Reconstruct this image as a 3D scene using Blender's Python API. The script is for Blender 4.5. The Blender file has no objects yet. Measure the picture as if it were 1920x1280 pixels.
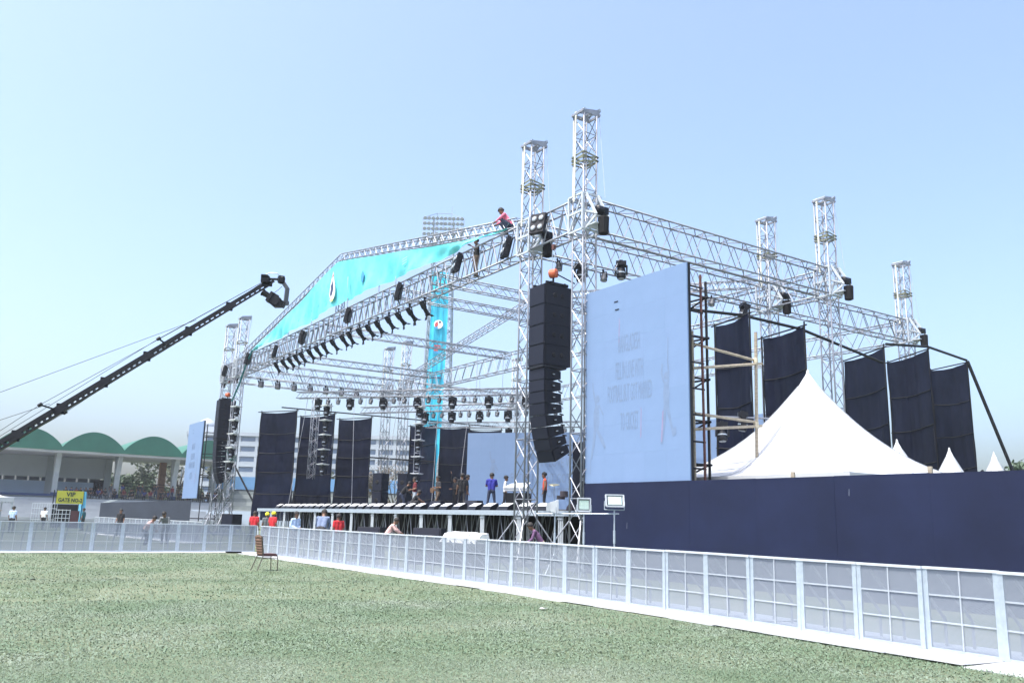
import bpy, bmesh, math, random
import numpy as np
from mathutils import Vector, Matrix, Quaternion
random.seed(7)
RNG = np.random.default_rng(7)
rad = math.radians
S = bpy.context.scene
COL = S.collection

# ------------------------------------------------------------------ camera, sky, sun, exposure
cam_d = bpy.data.cameras.new('camera'); cam = bpy.data.objects.new('camera', cam_d); COL.objects.link(cam)
cam_d.sensor_width = 36.0; cam_d.lens = 1581.53 / 1920 * 36.0; cam_d.clip_end = 3000; cam_d.clip_start = .05
R_ = Vector((0.55963692, 0.82835202, 0.02528736)); U_ = Vector((0.15795912, -0.13657197, 0.97795553)); F_ = Vector((-0.81354498, 0.54330565, 0.20727647))
cam.matrix_world = Matrix(((R_.x, U_.x, -F_.x, 0), (R_.y, U_.y, -F_.y, 0), (R_.z, U_.z, -F_.z, 1.65), (0, 0, 0, 1)))
S.camera = cam

SUN_EL = rad(68); SUN_FROM = Vector((.08, -.997, 0)).normalized()
w = bpy.data.worlds.new('World'); S.world = w; w.use_nodes = True
nt = w.node_tree; bg = nt.nodes['Background']
sky = nt.nodes.new('ShaderNodeTexSky'); sky.sky_type = 'NISHITA'; sky.sun_disc = False
sky.sun_elevation = SUN_EL
sky.sun_rotation = math.atan2(SUN_FROM.x, SUN_FROM.y)
sky.altitude = 0; sky.air_density = .85; sky.dust_density = 5.2; sky.ozone_density = 3.0
nt.links.new(sky.outputs[0], bg.inputs[0]); bg.inputs[1].default_value = 0.15
sun_d = bpy.data.lights.new('sun', 'SUN'); sun = bpy.data.objects.new('sun', sun_d); COL.objects.link(sun)
sun_d.energy = 2.0; sun_d.angle = rad(.6); sun_d.color = (1, .96, .9)
sv = SUN_FROM * math.cos(SUN_EL) + Vector((0, 0, math.sin(SUN_EL)))
sun.rotation_euler = sv.to_track_quat('Z', 'Y').to_euler(); sun.location = (0, 0, 60)
vs = S.view_settings; vs.view_transform = 'Standard'; vs.look = 'None'; vs.gamma = 1; vs.exposure = 1.50
vs.use_curve_mapping = False
vs.use_white_balance = True; vs.white_balance_temperature = 6550; vs.white_balance_tint = 7
S.cycles.transparent_max_bounces = 16
S.cycles.max_bounces = 6
S.cycles.use_denoising = True

# ------------------------------------------------------------------ materials
MATS = {}
def mat(name, col, rough=.6, metal=0., var=.12, scale=6., bump=0., bscale=40., spec=.5, alpha=None, emit=None, coords='Object', col2=None, stretch=None):
    if name in MATS: return MATS[name]
    m = bpy.data.materials.new(name); m.use_nodes = True; MATS[name] = m
    n = m.node_tree.nodes; l = m.node_tree.links; b = n['Principled BSDF']
    b.inputs['Roughness'].default_value = rough; b.inputs['Metallic'].default_value = metal
    b.inputs['Specular IOR Level'].default_value = spec
    tc = n.new('ShaderNodeTexCoord'); src = tc.outputs[coords]
    if stretch:
        mp = n.new('ShaderNodeMapping'); mp.inputs['Scale'].default_value = stretch; l.new(src, mp.inputs[0]); src = mp.outputs[0]
    if var > 0 or col2:
        ns = n.new('ShaderNodeTexNoise'); ns.inputs['Scale'].default_value = scale; ns.inputs['Detail'].default_value = 6; ns.inputs['Roughness'].default_value = .65
        l.new(src, ns.inputs['Vector'])
        rp = n.new('ShaderNodeValToRGB'); l.new(ns.outputs[0], rp.inputs[0])
        a = [max(0, c * (1 - var)) for c in col]; c2 = col2 or [min(1, c * (1 + var)) for c in col]
        rp.color_ramp.elements[0].position = .32; rp.color_ramp.elements[1].position = .68
        rp.color_ramp.elements[0].color = (*a, 1); rp.color_ramp.elements[1].color = (*c2, 1)
        l.new(rp.outputs[0], b.inputs['Base Color'])
    else:
        b.inputs['Base Color'].default_value = (*col, 1)
    if bump > 0:
        nb = n.new('ShaderNodeTexNoise'); nb.inputs['Scale'].default_value = bscale; nb.inputs['Detail'].default_value = 5; l.new(src, nb.inputs['Vector'])
        bp = n.new('ShaderNodeBump'); bp.inputs['Strength'].default_value = bump; bp.inputs['Distance'].default_value = .02
        l.new(nb.outputs[0], bp.inputs['Height']); l.new(bp.outputs[0], b.inputs['Normal'])
    if alpha is not None:
        b.inputs['Alpha'].default_value = alpha
    if emit:
        b.inputs['Emission Color'].default_value = (*emit[0], 1); b.inputs['Emission Strength'].default_value = emit[1]
    return m

ALU = mat('truss_aluminium', (.25, .265, .305), .40, .25, .15, 3., spec=.5)
ALU2 = mat('lacing_aluminium', (.235, .25, .295), .42, .25, .15, 5.)
WHITE_STEEL = mat('white_painted_steel', (.46, .50, .55), .45, .0, .08, 8.)
GALV = mat('galvanised_steel', (.36, .42, .49), .42, .2, .10, 14.)
PLATE = mat('chequer_plate', (.54, .55, .57), .5, .15, .10, 9., bump=.2, bscale=60)
BLACK = mat('black_powder_coat', (.006, .007, .012), .5, 0, .25, 10., spec=.35)
BLACK_WOOD = mat('black_cabinet_paint', (.006, .0078, .017), .6, 0, .25, 12., bump=.15, bscale=200, spec=.35)
GRILLE = mat('black_steel_grille', (.0085, .011, .024), .6, .1, .2, 30., spec=.3)
LENS = mat('lamp_glass', (.35, .38, .42), .12, .1, .1, 4.)
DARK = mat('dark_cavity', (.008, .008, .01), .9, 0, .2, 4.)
RUBBER = mat('black_rubber', (.008, .008, .01), .8, 0, .2, 10., spec=.3)
SLING = mat('olive_sling', (.20, .21, .155), .85, 0, .25, 20., bump=.3)
ORANGE = mat('orange_hoist_paint', (.55, .12, .05), .45, 0, .2, 10.)
STEEL_DARK = mat('dark_scaffold_steel', (.012, .013, .016), .6, .1, .25, 8., spec=.35)
RUST = mat('rust_red_scaffold', (.11, .045, .04), .7, .1, .35, 10.)
BAMBOO = mat('bamboo', (.36, .31, .24), .6, 0, .25, 5., stretch=(1, 1, 4))
COVER = mat('white_rain_cover', (.8, .82, .84), .5, 0, .08, 10., bump=.4, bscale=25)

# ------------------------------------------------------------------ mesh helpers
def frame(d, up=Vector((0, 0, 1))):
    d = d.normalized()
    if abs(d.dot(up)) > .98: up = Vector((0, 1, 0)) if abs(d.y) < .9 else Vector((1, 0, 0))
    s = d.cross(up).normalized(); u = s.cross(d).normalized()
    return d, s, u
class MB:
    def __init__(self): self.v = []; self.f = []; self.m = []; self.mats = []; self.cur = 0
    def use(self, mt):
        if mt not in self.mats: self.mats.append(mt)
        self.cur = self.mats.index(mt); return self
    def add(self, vs_, fs):
        o = len(self.v); self.v += [tuple(x) for x in vs_]; self.f += [tuple(i + o for i in f) for f in fs]; self.m += [self.cur] * len(fs); return self
    def box(self, c, s, rot=None):
        c = Vector(c); h = Vector(s) / 2
        p = [Vector((x * h.x, y * h.y, z * h.z)) for z in (-1, 1) for y in (-1, 1) for x in (-1, 1)]
        if rot is not None: p = [rot @ q for q in p]
        return self.add([c + q for q in p], [(0, 2, 3, 1), (4, 5, 7, 6), (0, 1, 5, 4), (2, 6, 7, 3), (0, 4, 6, 2), (1, 3, 7, 5)])
    def bar(self, a, b, wd, ht=None, up=Vector((0, 0, 1))):
        a = Vector(a); b = Vector(b); ht = ht or wd
        d, s, u = frame(b - a, up)
        p = [q + s * (i * wd / 2) + u * (j * ht / 2) for q in (a, b) for i, j in ((-1, -1), (1, -1), (1, 1), (-1, 1))]
        return self.add(p, [(0, 1, 5, 4), (1, 2, 6, 5), (2, 3, 7, 6), (3, 0, 4, 7), (3, 2, 1, 0), (4, 5, 6, 7)])
    def tube(self, a, b, r, r2=None, n=6, caps=True):
        a = Vector(a); b = Vector(b); r2 = r if r2 is None else r2
        d, s, u = frame(b - a)
        p = []
        for q, rr in ((a, r), (b, r2)):
            for k in range(n):
                t = 2 * math.pi * k / n; p.append(q + s * (math.cos(t) * rr) + u * (math.sin(t) * rr))
        fs = [(k, (k + 1) % n, n + (k + 1) % n, n + k) for k in range(n)]
        if caps: fs += [tuple(range(n - 1, -1, -1)), tuple(range(n, 2 * n))]
        return self.add(p, fs)
    def path(self, pts, r, n=5):
        for a, b in zip(pts[:-1], pts[1:]): self.tube(a, b, r, None, n)
        return self
    def prism(self, poly, off):
        # poly: list of 3D points (planar), extruded by vector off
        off = Vector(off); n = len(poly); p = [Vector(q) for q in poly]
        vs_ = p + [q + off for q in p]
        fs = [(k, (k + 1) % n, n + (k + 1) % n, n + k) for k in range(n)] + [tuple(range(n - 1, -1, -1)), tuple(range(n, 2 * n))]
        return self.add(vs_, fs)
    def lathe(self, prof, axis_o, axis_d, n=12):
        # prof: (t along axis, radius)
        d, s, u = frame(Vector(axis_d)); o = Vector(axis_o); p = []; fs = []
        for t, r in prof:
            for k in range(n):
                a = 2 * math.pi * k / n; p.append(o + d * t + s * (math.cos(a) * r) + u * (math.sin(a) * r))
        for i in range(len(prof) - 1):
            for k in range(n): fs.append((i * n + k, i * n + (k + 1) % n, (i + 1) * n + (k + 1) % n, (i + 1) * n + k))
        fs += [tuple(range(n - 1, -1, -1)), tuple(range((len(prof) - 1) * n, len(prof) * n))]
        return self.add(p, fs)
    def grid(self, fn, nu, nv):
        vs_ = [fn(i / nu, j / nv) for j in range(nv + 1) for i in range(nu + 1)]
        fs = [(j * (nu + 1) + i, j * (nu + 1) + i + 1, (j + 1) * (nu + 1) + i + 1, (j + 1) * (nu + 1) + i) for j in range(nv) for i in range(nu)]
        return self.add(vs_, fs)
    def mesh(self, name, mt=None, smooth=False):
        me = bpy.data.meshes.new(name); me.from_pydata(self.v, [], self.f)
        ms = self.mats or [mt]
        for q in ms: me.materials.append(q)
        if self.mats: me.polygons.foreach_set('material_index', self.m)
        if smooth: me.polygons.foreach_set('use_smooth', [True] * len(me.polygons))
        me.update(); return me
    def build(self, name, mt=None, parent=None, smooth=False, loc=None):
        return link(name, self.mesh(name, mt, smooth), parent, loc)
def link(name, me, parent=None, loc=None, rotz=None):
    o = bpy.data.objects.new(name, me); COL.objects.link(o)
    if parent is not None: o.parent = parent
    if loc is not None: o.location = loc
    if rotz is not None: o.rotation_euler = (0, 0, rotz)
    return o
def tag(o, label=None, cat=None, group=None, kind=None):
    if label: o['label'] = label
    if cat: o['category'] = cat
    if group: o['group'] = group
    if kind: o['kind'] = kind
    return o
def thing(name, label, cat, loc=(0, 0, 0), rotz=0, group=None):
    o = bpy.data.objects.new(name, None); COL.objects.link(o); o.location = loc; o.rotation_euler = (0, 0, rotz)
    o.empty_display_size = .2
    return tag(o, label, cat, group)
def copy_tree(o, parent=None):
    c = o.copy(); COL.objects.link(c); c.parent = parent
    for ch in list(o.children): copy_tree(ch, c)
    return c
def V(*a): return Vector(a)
ORD = 'first second third fourth fifth sixth seventh eighth ninth tenth eleventh twelfth thirteenth fourteenth fifteenth sixteenth seventeenth eighteenth nineteenth twentieth'.split()
ORD += ['twenty-' + q for q in ORD[:9]] + ['thirtieth'] + ['thirty-' + q for q in ORD[:9]] + ['fortieth']
def lerp(a, b, t): return Vector(a) * (1 - t) + Vector(b) * t

# ------------------------------------------------------------------ ground and grass
def ground_material():
    m = bpy.data.materials.new('lawn_ground'); m.use_nodes = True; n = m.node_tree.nodes; l = m.node_tree.links; b = n['Principled BSDF']
    b.inputs['Roughness'].default_value = .95; b.inputs['Specular IOR Level'].default_value = .1
    tc = n.new('ShaderNodeTexCoord')
    def noise(s, d=6):
        q = n.new('ShaderNodeTexNoise'); q.inputs['Scale'].default_value = s; q.inputs['Detail'].default_value = d; l.new(tc.outputs['Object'], q.inputs['Vector']); return q
    n1, n2, n3 = noise(.35), noise(3.), noise(30.)
    r1 = n.new('ShaderNodeValToRGB'); l.new(n1.outputs[0], r1.inputs[0])
    r1.color_ramp.elements[0].color = (.095, .125, .078, 1); r1.color_ramp.elements[1].color = (.16, .18, .125, 1)
    r1.color_ramp.elements[0].position = .4; r1.color_ramp.elements[1].position = .62
    r2 = n.new('ShaderNodeValToRGB'); l.new(n3.outputs[0], r2.inputs[0])
    r2.color_ramp.elements[0].color = (.7, .7, .7, 1); r2.color_ramp.elements[1].color = (1.3, 1.3, 1.25, 1)
    r2.color_ramp.elements[0].position = .35; r2.color_ramp.elements[1].position = .65
    mx = n.new('ShaderNodeMix'); mx.data_type = 'RGBA'; mx.blend_type = 'MULTIPLY'; mx.inputs[0].default_value = 1
    l.new(r1.outputs[0], mx.inputs[6]); l.new(r2.outputs[0], mx.inputs[7]); l.new(mx.outputs[2], b.inputs['Base Color'])
    bp = n.new('ShaderNodeBump'); bp.inputs['Strength'].default_value = .8; bp.inputs['Distance'].default_value = .03; l.new(n3.outputs[0], bp.inputs['Height']); l.new(bp.outputs[0], b.inputs['Normal'])
    return m
g = MB().add([(-900, -400, 0), (300, -400, 0), (300, 900, 0), (-900, 900, 0)], [(0, 1, 2, 3)]).build('ground', ground_material())
tag(g, 'short worn sports field lawn reaching to the stands', None, None, 'structure')

def grass_material():
    m = bpy.data.materials.new('grass_blades'); m.use_nodes = True; n = m.node_tree.nodes; l = m.node_tree.links; b = n['Principled BSDF']
    b.inputs['Roughness'].default_value = .6; b.inputs['Specular IOR Level'].default_value = .25
    gi = n.new('ShaderNodeNewGeometry'); tc = n.new('ShaderNodeTexCoord')
    ns = n.new('ShaderNodeTexNoise'); ns.inputs['Scale'].default_value = .55; ns.inputs['Detail'].default_value = 5; l.new(tc.outputs['Object'], ns.inputs['Vector'])
    ad = n.new('ShaderNodeMath'); ad.operation = 'MULTIPLY_ADD'; l.new(gi.outputs['Random Per Island'], ad.inputs[0]); ad.inputs[1].default_value = .30
    sb = n.new('ShaderNodeMath'); sb.operation = 'MULTIPLY_ADD'; l.new(ns.outputs[0], sb.inputs[0]); sb.inputs[1].default_value = 1.15; sb.inputs[2].default_value = -.27
    l.new(sb.outputs[0], ad.inputs[2])
    rp = n.new('ShaderNodeValToRGB'); l.new(ad.outputs[0], rp.inputs[0]); e = rp.color_ramp.elements
    e[0].position = 0; e[0].color = (.085, .148, .080, 1); e[1].position = 1; e[1].color = (.29, .31, .26, 1)
    q = e.new(.4); q.color = (.130, .188, .124, 1); q = e.new(.66); q.color = (.185, .230, .182, 1)
    l.new(rp.outputs[0], b.inputs['Base Color'])
    return m
def make_grass():
    def zone(n, d0, d1, ln, wd):
        ang0 = math.atan2(R_.y, R_.x)
        d = np.sqrt(RNG.uniform(d0 * d0, d1 * d1, n * 2)); th = RNG.uniform(rad(-36), rad(36), n * 2)
        fx, fy = F_.x, F_.y; k = math.hypot(fx, fy); fx /= k; fy /= k
        x = d * (np.cos(th) * fx + np.sin(th) * fy); y = d * (np.cos(th) * fy - np.sin(th) * fx)
        ok = (y < 11.1) & (x > -36.9) & (y > -14) & (x < 4)
        x = x[ok][:n]; y = y[ok][:n]; n = len(x)
        a = RNG.uniform(0, 2 * np.pi, n); L = ln * RNG.uniform(.5, 1.4, n); W = wd * RNG.uniform(.6, 1.3, n)
        el = RNG.uniform(rad(3), rad(36), n)
        dx, dy = np.cos(a), np.sin(a); sx, sy = -dy, dx
        h0 = RNG.uniform(0, .012, n)
        def P(t, s, zz): return np.stack([x + dx * L * np.cos(el) * t + sx * W * s, y + dy * L * np.cos(el) * t + sy * W * s, h0 + zz], 1)
        p0 = P(0, -.5, 0); p1 = P(0, .5, 0); p2 = P(.6, .45, L * np.sin(el) * .75); p3 = P(.6, -.45, L * np.sin(el) * .75); p4 = P(1.05, 0, L * np.sin(el) * .85)
        return np.stack([p0, p1, p2, p3, p4], 1)
    A = np.concatenate([zone(260000, 5.3, 11, .025, .0065), zone(140000, 11, 18, .036, .011), zone(80000, 18, 38, .05, .018)])
    N = len(A); me = bpy.data.meshes.new('grass')
    me.vertices.add(N * 5); me.vertices.foreach_set('co', A.reshape(-1).astype(np.float32))
    base = (np.arange(N) * 5)[:, None]
    loops = (base + np.array([0, 1, 2, 3, 3, 2, 4])[None, :]).reshape(-1)
    me.loops.add(len(loops)); me.loops.foreach_set('vertex_index', loops.astype(np.int32))
    ls = (np.arange(N) * 7)[:, None] + np.array([0, 4])[None, :]
    me.polygons.add(N * 2); me.polygons.foreach_set('loop_start', ls.reshape(-1).astype(np.int32))
    me.update(calc_edges=True); me.validate()
    me.materials.append(grass_material())
    tag(link('grass', me), 'short dry green grass of the field before the barriers', 'grass', None, 'stuff')
make_grass()

# ------------------------------------------------------------------ crowd barriers
def perforated():
    m = bpy.data.materials.new('perforated_sheet'); m.use_nodes = True; n = m.node_tree.nodes; l = m.node_tree.links; b = n['Principled BSDF']
    b.inputs['Base Color'].default_value = (.235, .265, .32, 1); b.inputs['Roughness'].default_value = .45; b.inputs['Metallic'].default_value = .2
    tc = n.new('ShaderNodeTexCoord'); sx = n.new('ShaderNodeSeparateXYZ'); l.new(tc.outputs['Object'], sx.inputs[0])
    def M(op, a, bb=None, c=None):
        q = n.new('ShaderNodeMath'); q.operation = op
        for i, z in enumerate((a, bb, c)):
            if z is None: continue
            if isinstance(z, (int, float)): q.inputs[i].default_value = z
            else: l.new(z, q.inputs[i])
        return q.outputs[0]
    pitch = .017
    def dots(ox, oy):
        u = M('MULTIPLY_ADD', sx.outputs[0], 1 / pitch, ox); v = M('MULTIPLY_ADD', sx.outputs[2], 1 / (pitch * 1.732), oy)
        fu = M('SUBTRACT', M('FRACT', u), .5); fv = M('MULTIPLY', M('SUBTRACT', M('FRACT', v), .5), 1.732)
        return M('LESS_THAN', M('ADD', M('MULTIPLY', fu, fu), M('MULTIPLY', fv, fv)), (.245 ** 2))
    hole = M('MAXIMUM', dots(0, 0), dots(.5, .5))
    l.new(M('SUBTRACT', 1., hole), b.inputs['Alpha'])
    return m
PERF = perforated()
PW, PH = 1.0915, 1.156
GRID = mat('pale_grid_steel', (.36, .40, .455), .5, .1, .1, 9.)
STRUT = mat('dull_grey_strut', (.20, .225, .26), .55, .1, .15, 8.)
def make_barrier(label, group):
    t = thing('crowd_barrier', label, 'barrier', group=group)
    # local: x along the row 0..PW, y = 0 is the sheet, -y the crowd side
    for x in (.037, PW - .037):
        MB().bar((x, 0, .02), (x, 0, PH - .03), .072, .035, V(0, 1, 0)).build('post', GALV, t)
    MB().bar((0.001, 0, PH - .018), (PW - .001, 0, PH - .018), .06, .036).build('top_rail', WHITE_STEEL, t)
    MB().bar((.075, 0, .035), (PW - .075, 0, .035), .035, .05).build('bottom_rail', GALV, t)
    MB().bar((PW / 2, -.014, .062), (PW / 2, -.014, PH - .038), .020, .016, V(0, 1, 0)).build('mullion', GRID, t)
    for z in (.41, .77): MB().bar((.075, -.012, z), (PW - .075, -.012, z), .012, .022).build('cross_rail', GRID, t)
    MB().add([(.073, -.004, .06), (PW - .073, -.004, .06), (PW - .073, -.004, PH - .036), (.073, -.004, PH - .036)], [(0, 1, 2, 3)]).build('perforated_sheet', PERF, t)
    MB().box((PW / 2, -.47, .012), (PW - .012, .93, .012)).build('foot_plate', PLATE, t)
    MB().box((PW / 2, .62, .012), (PW - .012, 1.2, .012)).build('rear_plate', GALV, t)
    for x in (.2, PW - .2): MB().bar((x, .04, PH - .10), (x, .78, .40), .035, .03).bar((x, .78, .41), (x, .78, .018), .03, .03, V(0, 1, 0)).build('rear_brace', STRUT, t)
    return t
b0 = make_barrier('white perforated steel barrier panel in the long row running along the stage front', 'barrier panels along the stage front')
first = True
X0 = -16.901
def fence_y(x):  # the row is not quite straight
    pts = [(-40, 11.75), (-36, 11.8), (-25, 12.0), (-17.5, 12.2), (-11.7, 12.14), (-7, 11.9), (-4, 11.72), (6, 11.3)]
    for (a, ya), (b, yb) in zip(pts[:-1], pts[1:]):
        if a <= x <= b: return ya + (yb - ya) * (x - a) / (b - a)
    return 12.
for k in range(-18, 12):
    x = X0 + k * PW
    o = b0 if first else copy_tree(b0); first = False
    ya, yb = fence_y(x), fence_y(x + PW)
    o.location = (x, ya + random.uniform(-.012, .012), random.uniform(0, .008)); o.rotation_euler = (random.uniform(-.022, .012), random.uniform(-.004, .004), math.atan2(yb - ya, PW) + random.uniform(-.010, .010))
    if k == 11: tag(o, 'perforated barrier panel carrying the stage front row on past the picture\'s right border')
    elif k == 10: tag(o, 'perforated barrier panel cut by the picture\'s right border, end of the stage front row')
    else: tag(o, 'white perforated barrier panel along the stage front, %s from the picture\'s right border' % ORD[10 - k])
b1 = make_barrier('white perforated steel barrier panel in the row closing the lawn off towards the grandstand', 'barrier panels across the lawn end')
for k in range(14):
    o = b1 if k == 0 else copy_tree(b1)
    o.location = (-38.0 + random.uniform(-.02, .02), -2.7 + k * PW - .55 * 1, random.uniform(0, .006)); o.rotation_euler = (0, random.uniform(-.008, .008), rad(90) + random.uniform(-.008, .008))
    tag(o, 'white perforated barrier panel across the lawn end, %s from the corner by the chair' % ORD[13 - k])
b2 = make_barrier('white barrier panel in the short second row standing behind the lawn-end barriers', 'barrier panels behind the lawn end')
A, B = V(-68.5, 9.9, 0), V(-47.5, 12.6, 0)
dr = (B - A).normalized()
for k in range(18):
    o = b2 if k == 0 else copy_tree(b2)
    q = A + dr * (k * (PW + .02)); o.location = q; tag(o, 'white barrier panel of the second row behind the lawn-end barriers, %s from the left' % ORD[k]); o.rotation_euler = (0, 0, math.atan2(dr.y, dr.x) + random.uniform(-.01, .01))

# ------------------------------------------------------------------ trusses and towers
def truss_parts(parent, p0, p1, wd, ht, pitch, rc=.037, rb=.023, up=Vector((0, 0, 1)), zig_side=True, n=6, verticals=False, mtc=None, mtb=None):
    """box truss between the centre points p0 and p1; wd across, ht along 'up'"""
    p0 = Vector(p0); p1 = Vector(p1); d, s, u = frame(p1 - p0, up); Ln = (p1 - p0).length
    cor = [(i, j) for j in (-1, 1) for i in (-1, 1)]
    off = {c: s * (c[0] * wd / 2) + u * (c[1] * ht / 2) for c in cor}
    for c in cor: MB().tube(p0 + off[c], p1 + off[c], rc, None, n).build('chord', mtc or ALU, parent, smooth=True)
    k = max(2, int(round(Ln / pitch))); st = Ln / k; mb = MB()
    faces = [((-1, -1), (-1, 1)), ((1, -1), (1, 1)), ((-1, -1), (1, -1)), ((-1, 1), (1, 1))]
    for fi, (a, b) in enumerate(faces):
        if fi < 2:
            for q in range(k):
                A = p0 + d * (q * st); M_ = p0 + d * ((q + .5) * st); B = p0 + d * ((q + 1) * st)
                mb.tube(A + off[a], M_ + off[b], rb, None, 4, False); mb.tube(M_ + off[b], B + off[a], rb, None, 4, False)
                if verticals: mb.tube(A + off[a], A + off[b], rb, None, 4, False)
        else:
            kk = max(2, int(round(Ln / (wd * 1.15)))); s2 = Ln / kk
            for q in range(kk):
                A = p0 + d * (q * s2); B = p0 + d * ((q + 1) * s2)
                x, y = (a, b) if q % 2 == 0 else (b, a)
                mb.tube(A + off[x], B + off[y], rb * .85, None, 4, False)
                if q % 2 == 0: mb.tube(A + off[a], A + off[b], rb * .85, None, 4, False)
    o = mb.build('lacing', mtb or ALU2, parent); o['kind'] = 'stuff'
def truss(label, p0, p1, wd, ht, pitch, name='roof_truss', cat='truss', group='roof trusses', **k):
    t = thing(name, label, cat, (0, 0, 0), 0, group)
    truss_parts(t, p0, p1, wd, ht, pitch, **k); return t

XOR, XIR, XIL, XOL = -23.1, -26.48, -65.9, -69.43
Y0, Y1, Y2 = 18.5, 32.86, 44.64
ZB, ZT, TOP = 12.08, 13.34, 16.90
TW = .61
def tower(label, x, y, top=TOP, sling=True, detail=True, hoist_side=1):
    t = thing('tower_mast', label, 'tower', (x, y, 0), 0, 'lifting towers of the stage roof')
    h = TW / 2
    for i in (-1, 1):
        for j in (-1, 1): MB().tube((i * h, j * h, .12), (i * h, j * h, top - .25), .036, None, 7).build('post', ALU, t, smooth=True)
    mb = MB(); k = int((top - .5) / .72); st = (top - .5) / k
    for q in range(k):
        z0 = .2 + q * st; z1 = z0 + st
        for (a, b) in (((-h, -h), (h, -h)), ((h, -h), (h, h)), ((h, h), (-h, h)), ((-h, h), (-h, -h))):
            a_, b_ = (a, b) if q % 2 == 0 else (b, a)
            mb.tube((*a_, z0), (*b_, z1), .021, None, 4, False)
            if q % 3 == 0: mb.tube((*a, z0), (*b, z0), .019, None, 4, False)
            if q % 3 == 2: mb.tube((*b_, z0), (*a_, z1), .014, None, 4, False)
    lc = mb.build('lacing', ALU2, t); lc['kind'] = 'stuff'
    # head: two cheek plates along y with rollers
    hd = MB()
    for i in (-1, 1):
        xx = i * (h + .0)
        hd.prism([(xx - .02, -h - .06, top - .26), (xx - .02, h + .04, top - .26), (xx - .02, h + .2, top + .0), (xx - .02, h + .14, top + .1), (xx - .02, h - .12, top - .1), (xx - .02, -h - .08, top - .14)], (.04, 0, 0))
    hd.box((0, -h - .06, top - .2), (TW + .1, .06, .09)); hd.box((0, h + .12, top - .2), (TW + .1, .06, .09)); hd.box((0, 0, top - .22), (TW + .1, .06, .07))
    head = hd.build('head_block', ALU, t)
    for yy, zz in ((-h + .02, top - .12), (h + .13, top + .02)):
        MB().tube((-h - .03, yy, zz), (h + .03, yy, zz), .05, None, 9).build('roller', GALV, head)
    for xx in (-.16, .16): MB().bar((xx, -h, top - .08), (xx, h + .12, top + .06), .05, .05).build('head_rail', ALU, head)
    # sleeve block riding on the tower
    sb = MB(); z0, z1 = ZB - .06, ZT + .06; e = h + .10
    for i in (-1, 1):
        for j in (-1, 1): sb.box((i * e, j * e, (z0 + z1) / 2), (.08, .08, z1 - z0))
        for z in (z0, (z0 + z1) / 2, z1):
            sb.box((i * e, 0, z), (.06, 2 * e, .07)); sb.box((0, i * e, z), (2 * e, .06, .07))
        sb.bar((i * e, -e, z0), (i * e, e, z1), .05); sb.bar((-e, i * e, z0), (e, i * e, z1), .05)
    sl = sb.build('sleeve_block', WHITE_STEEL, t)
    # triangular winch bracket
    if hoist_side:
        s_ = hoist_side
        br = MB()
        for j in (-.28, .28):
            br.bar((s_ * (e + .03), j, z1), (s_ * (e + .62), j, z0 + .38), .05, .09); br.bar((s_ * (e + .62), j, z0 + .38), (s_ * (e + .03), j, z0 + .05), .05, .09)
            br.bar((s_ * (e + .03), j, (z0 + z1) / 2), (s_ * (e + .5), j, z0 + .5), .04, .06)
        br.box((s_ * (e + .3), 0, z0 + .1), (.6, .6, .05))
        br.build('winch_bracket', WHITE_STEEL, t)
        ho = MB().lathe([(0, .12), (.05, .17), (.3, .17), (.36, .12)], (s_ * (e + .5), -.22, z0 + .62), (0, 1, 0), 12); ho.box((s_ * (e + .5), .2, z0 + .62), (.24, .2, .26))
        ho.build('winch_motor', BLACK, t)
        bgm = MB().lathe([(0, .10), (.04, .19), (.62, .21), (.66, .2)], (s_ * (e + .62), .05, z0 - .32), (0, 0, 1), 10); bgm.build('chain_bag', RUBBER, t)
    # slings wound round the mast
    if sling:
        for zz in ((14.75, 14.9) if x > -40 else (14.7,)):
            sg = MB()
            for q in range(2):
                dz = zz + q * .11; e2 = h + .05; tl = (.07, -.05)[q]
                c = [(-e2, -e2, dz), (e2, -e2, dz - tl), (e2, e2, dz + tl), (-e2, e2, dz)]
                for a, b in zip(c, c[1:] + c[:1]): sg.bar(a, b, .03, .05)
            sg.build('sling', SLING, t)
        # lifting belt running down the near face
        MB().bar((-.1, -h - .07, top - .1), (-.02, -h - .18, ZT - .2), .09, .02, V(0, 1, 0)).build('lifting_belt', mat('pale_belt', (.55, .56, .48), .8), t)
        for yy in (h + .12,): MB().tube((h * .6, yy + .1, top - .05), (h + .3 if hoist_side > 0 else -h - .3, yy + .05, ZT), .012, None, 4).build('chain', GALV, t)
    # base
    MB().box((0, 0, .09), (1.0, 1.0, .1)).build('base_plate', ALU, t)
    for i in (-1, 1):
        for j in (-1, 1):
            q = MB().bar((i * h, j * h, .16), (i * 1.15, j * 1.15, .12), .08, .1); q.tube((i * h, j * h, 1.7), (i * 1.1, j * 1.1, .16), .03, None, 6); q.tube((i * 1.15, j * 1.15, .01), (i * 1.15, j * 1.15, .3), .035, None, 6)
            q.build('outrigger', ALU, t)
    return t
tower('tall lattice tower beside the big video wall, tallest in the picture', XOR, Y0)
tower('lattice tower left of the hanging loudspeaker column, next to the crouching man in pink', XIR, Y0, hoist_side=1)
tower('lattice tower standing right of the far loudspeaker column at the stage\'s far corner', XIL, Y0, hoist_side=-1)
tower('outermost lattice tower at the far end of the stage front, beside the narrow video wall', XOL, Y0, hoist_side=-1)
tower('lattice tower at the back end of the long side truss, above the big white tent', XOR, Y1)
tower('lattice tower half hidden behind the side truss, left of the tent\'s peak', XIR, Y1, hoist_side=1)
tower('rearmost lattice tower over the black drapes at the picture\'s right', XIR, Y2)
tower('distant lattice tower seen through the stage, right one of a close pair', XIL, Y1, hoist_side=-1)
tower('distant lattice tower seen through the stage, left one of a close pair', XOL, Y1, hoist_side=-1)
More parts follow.
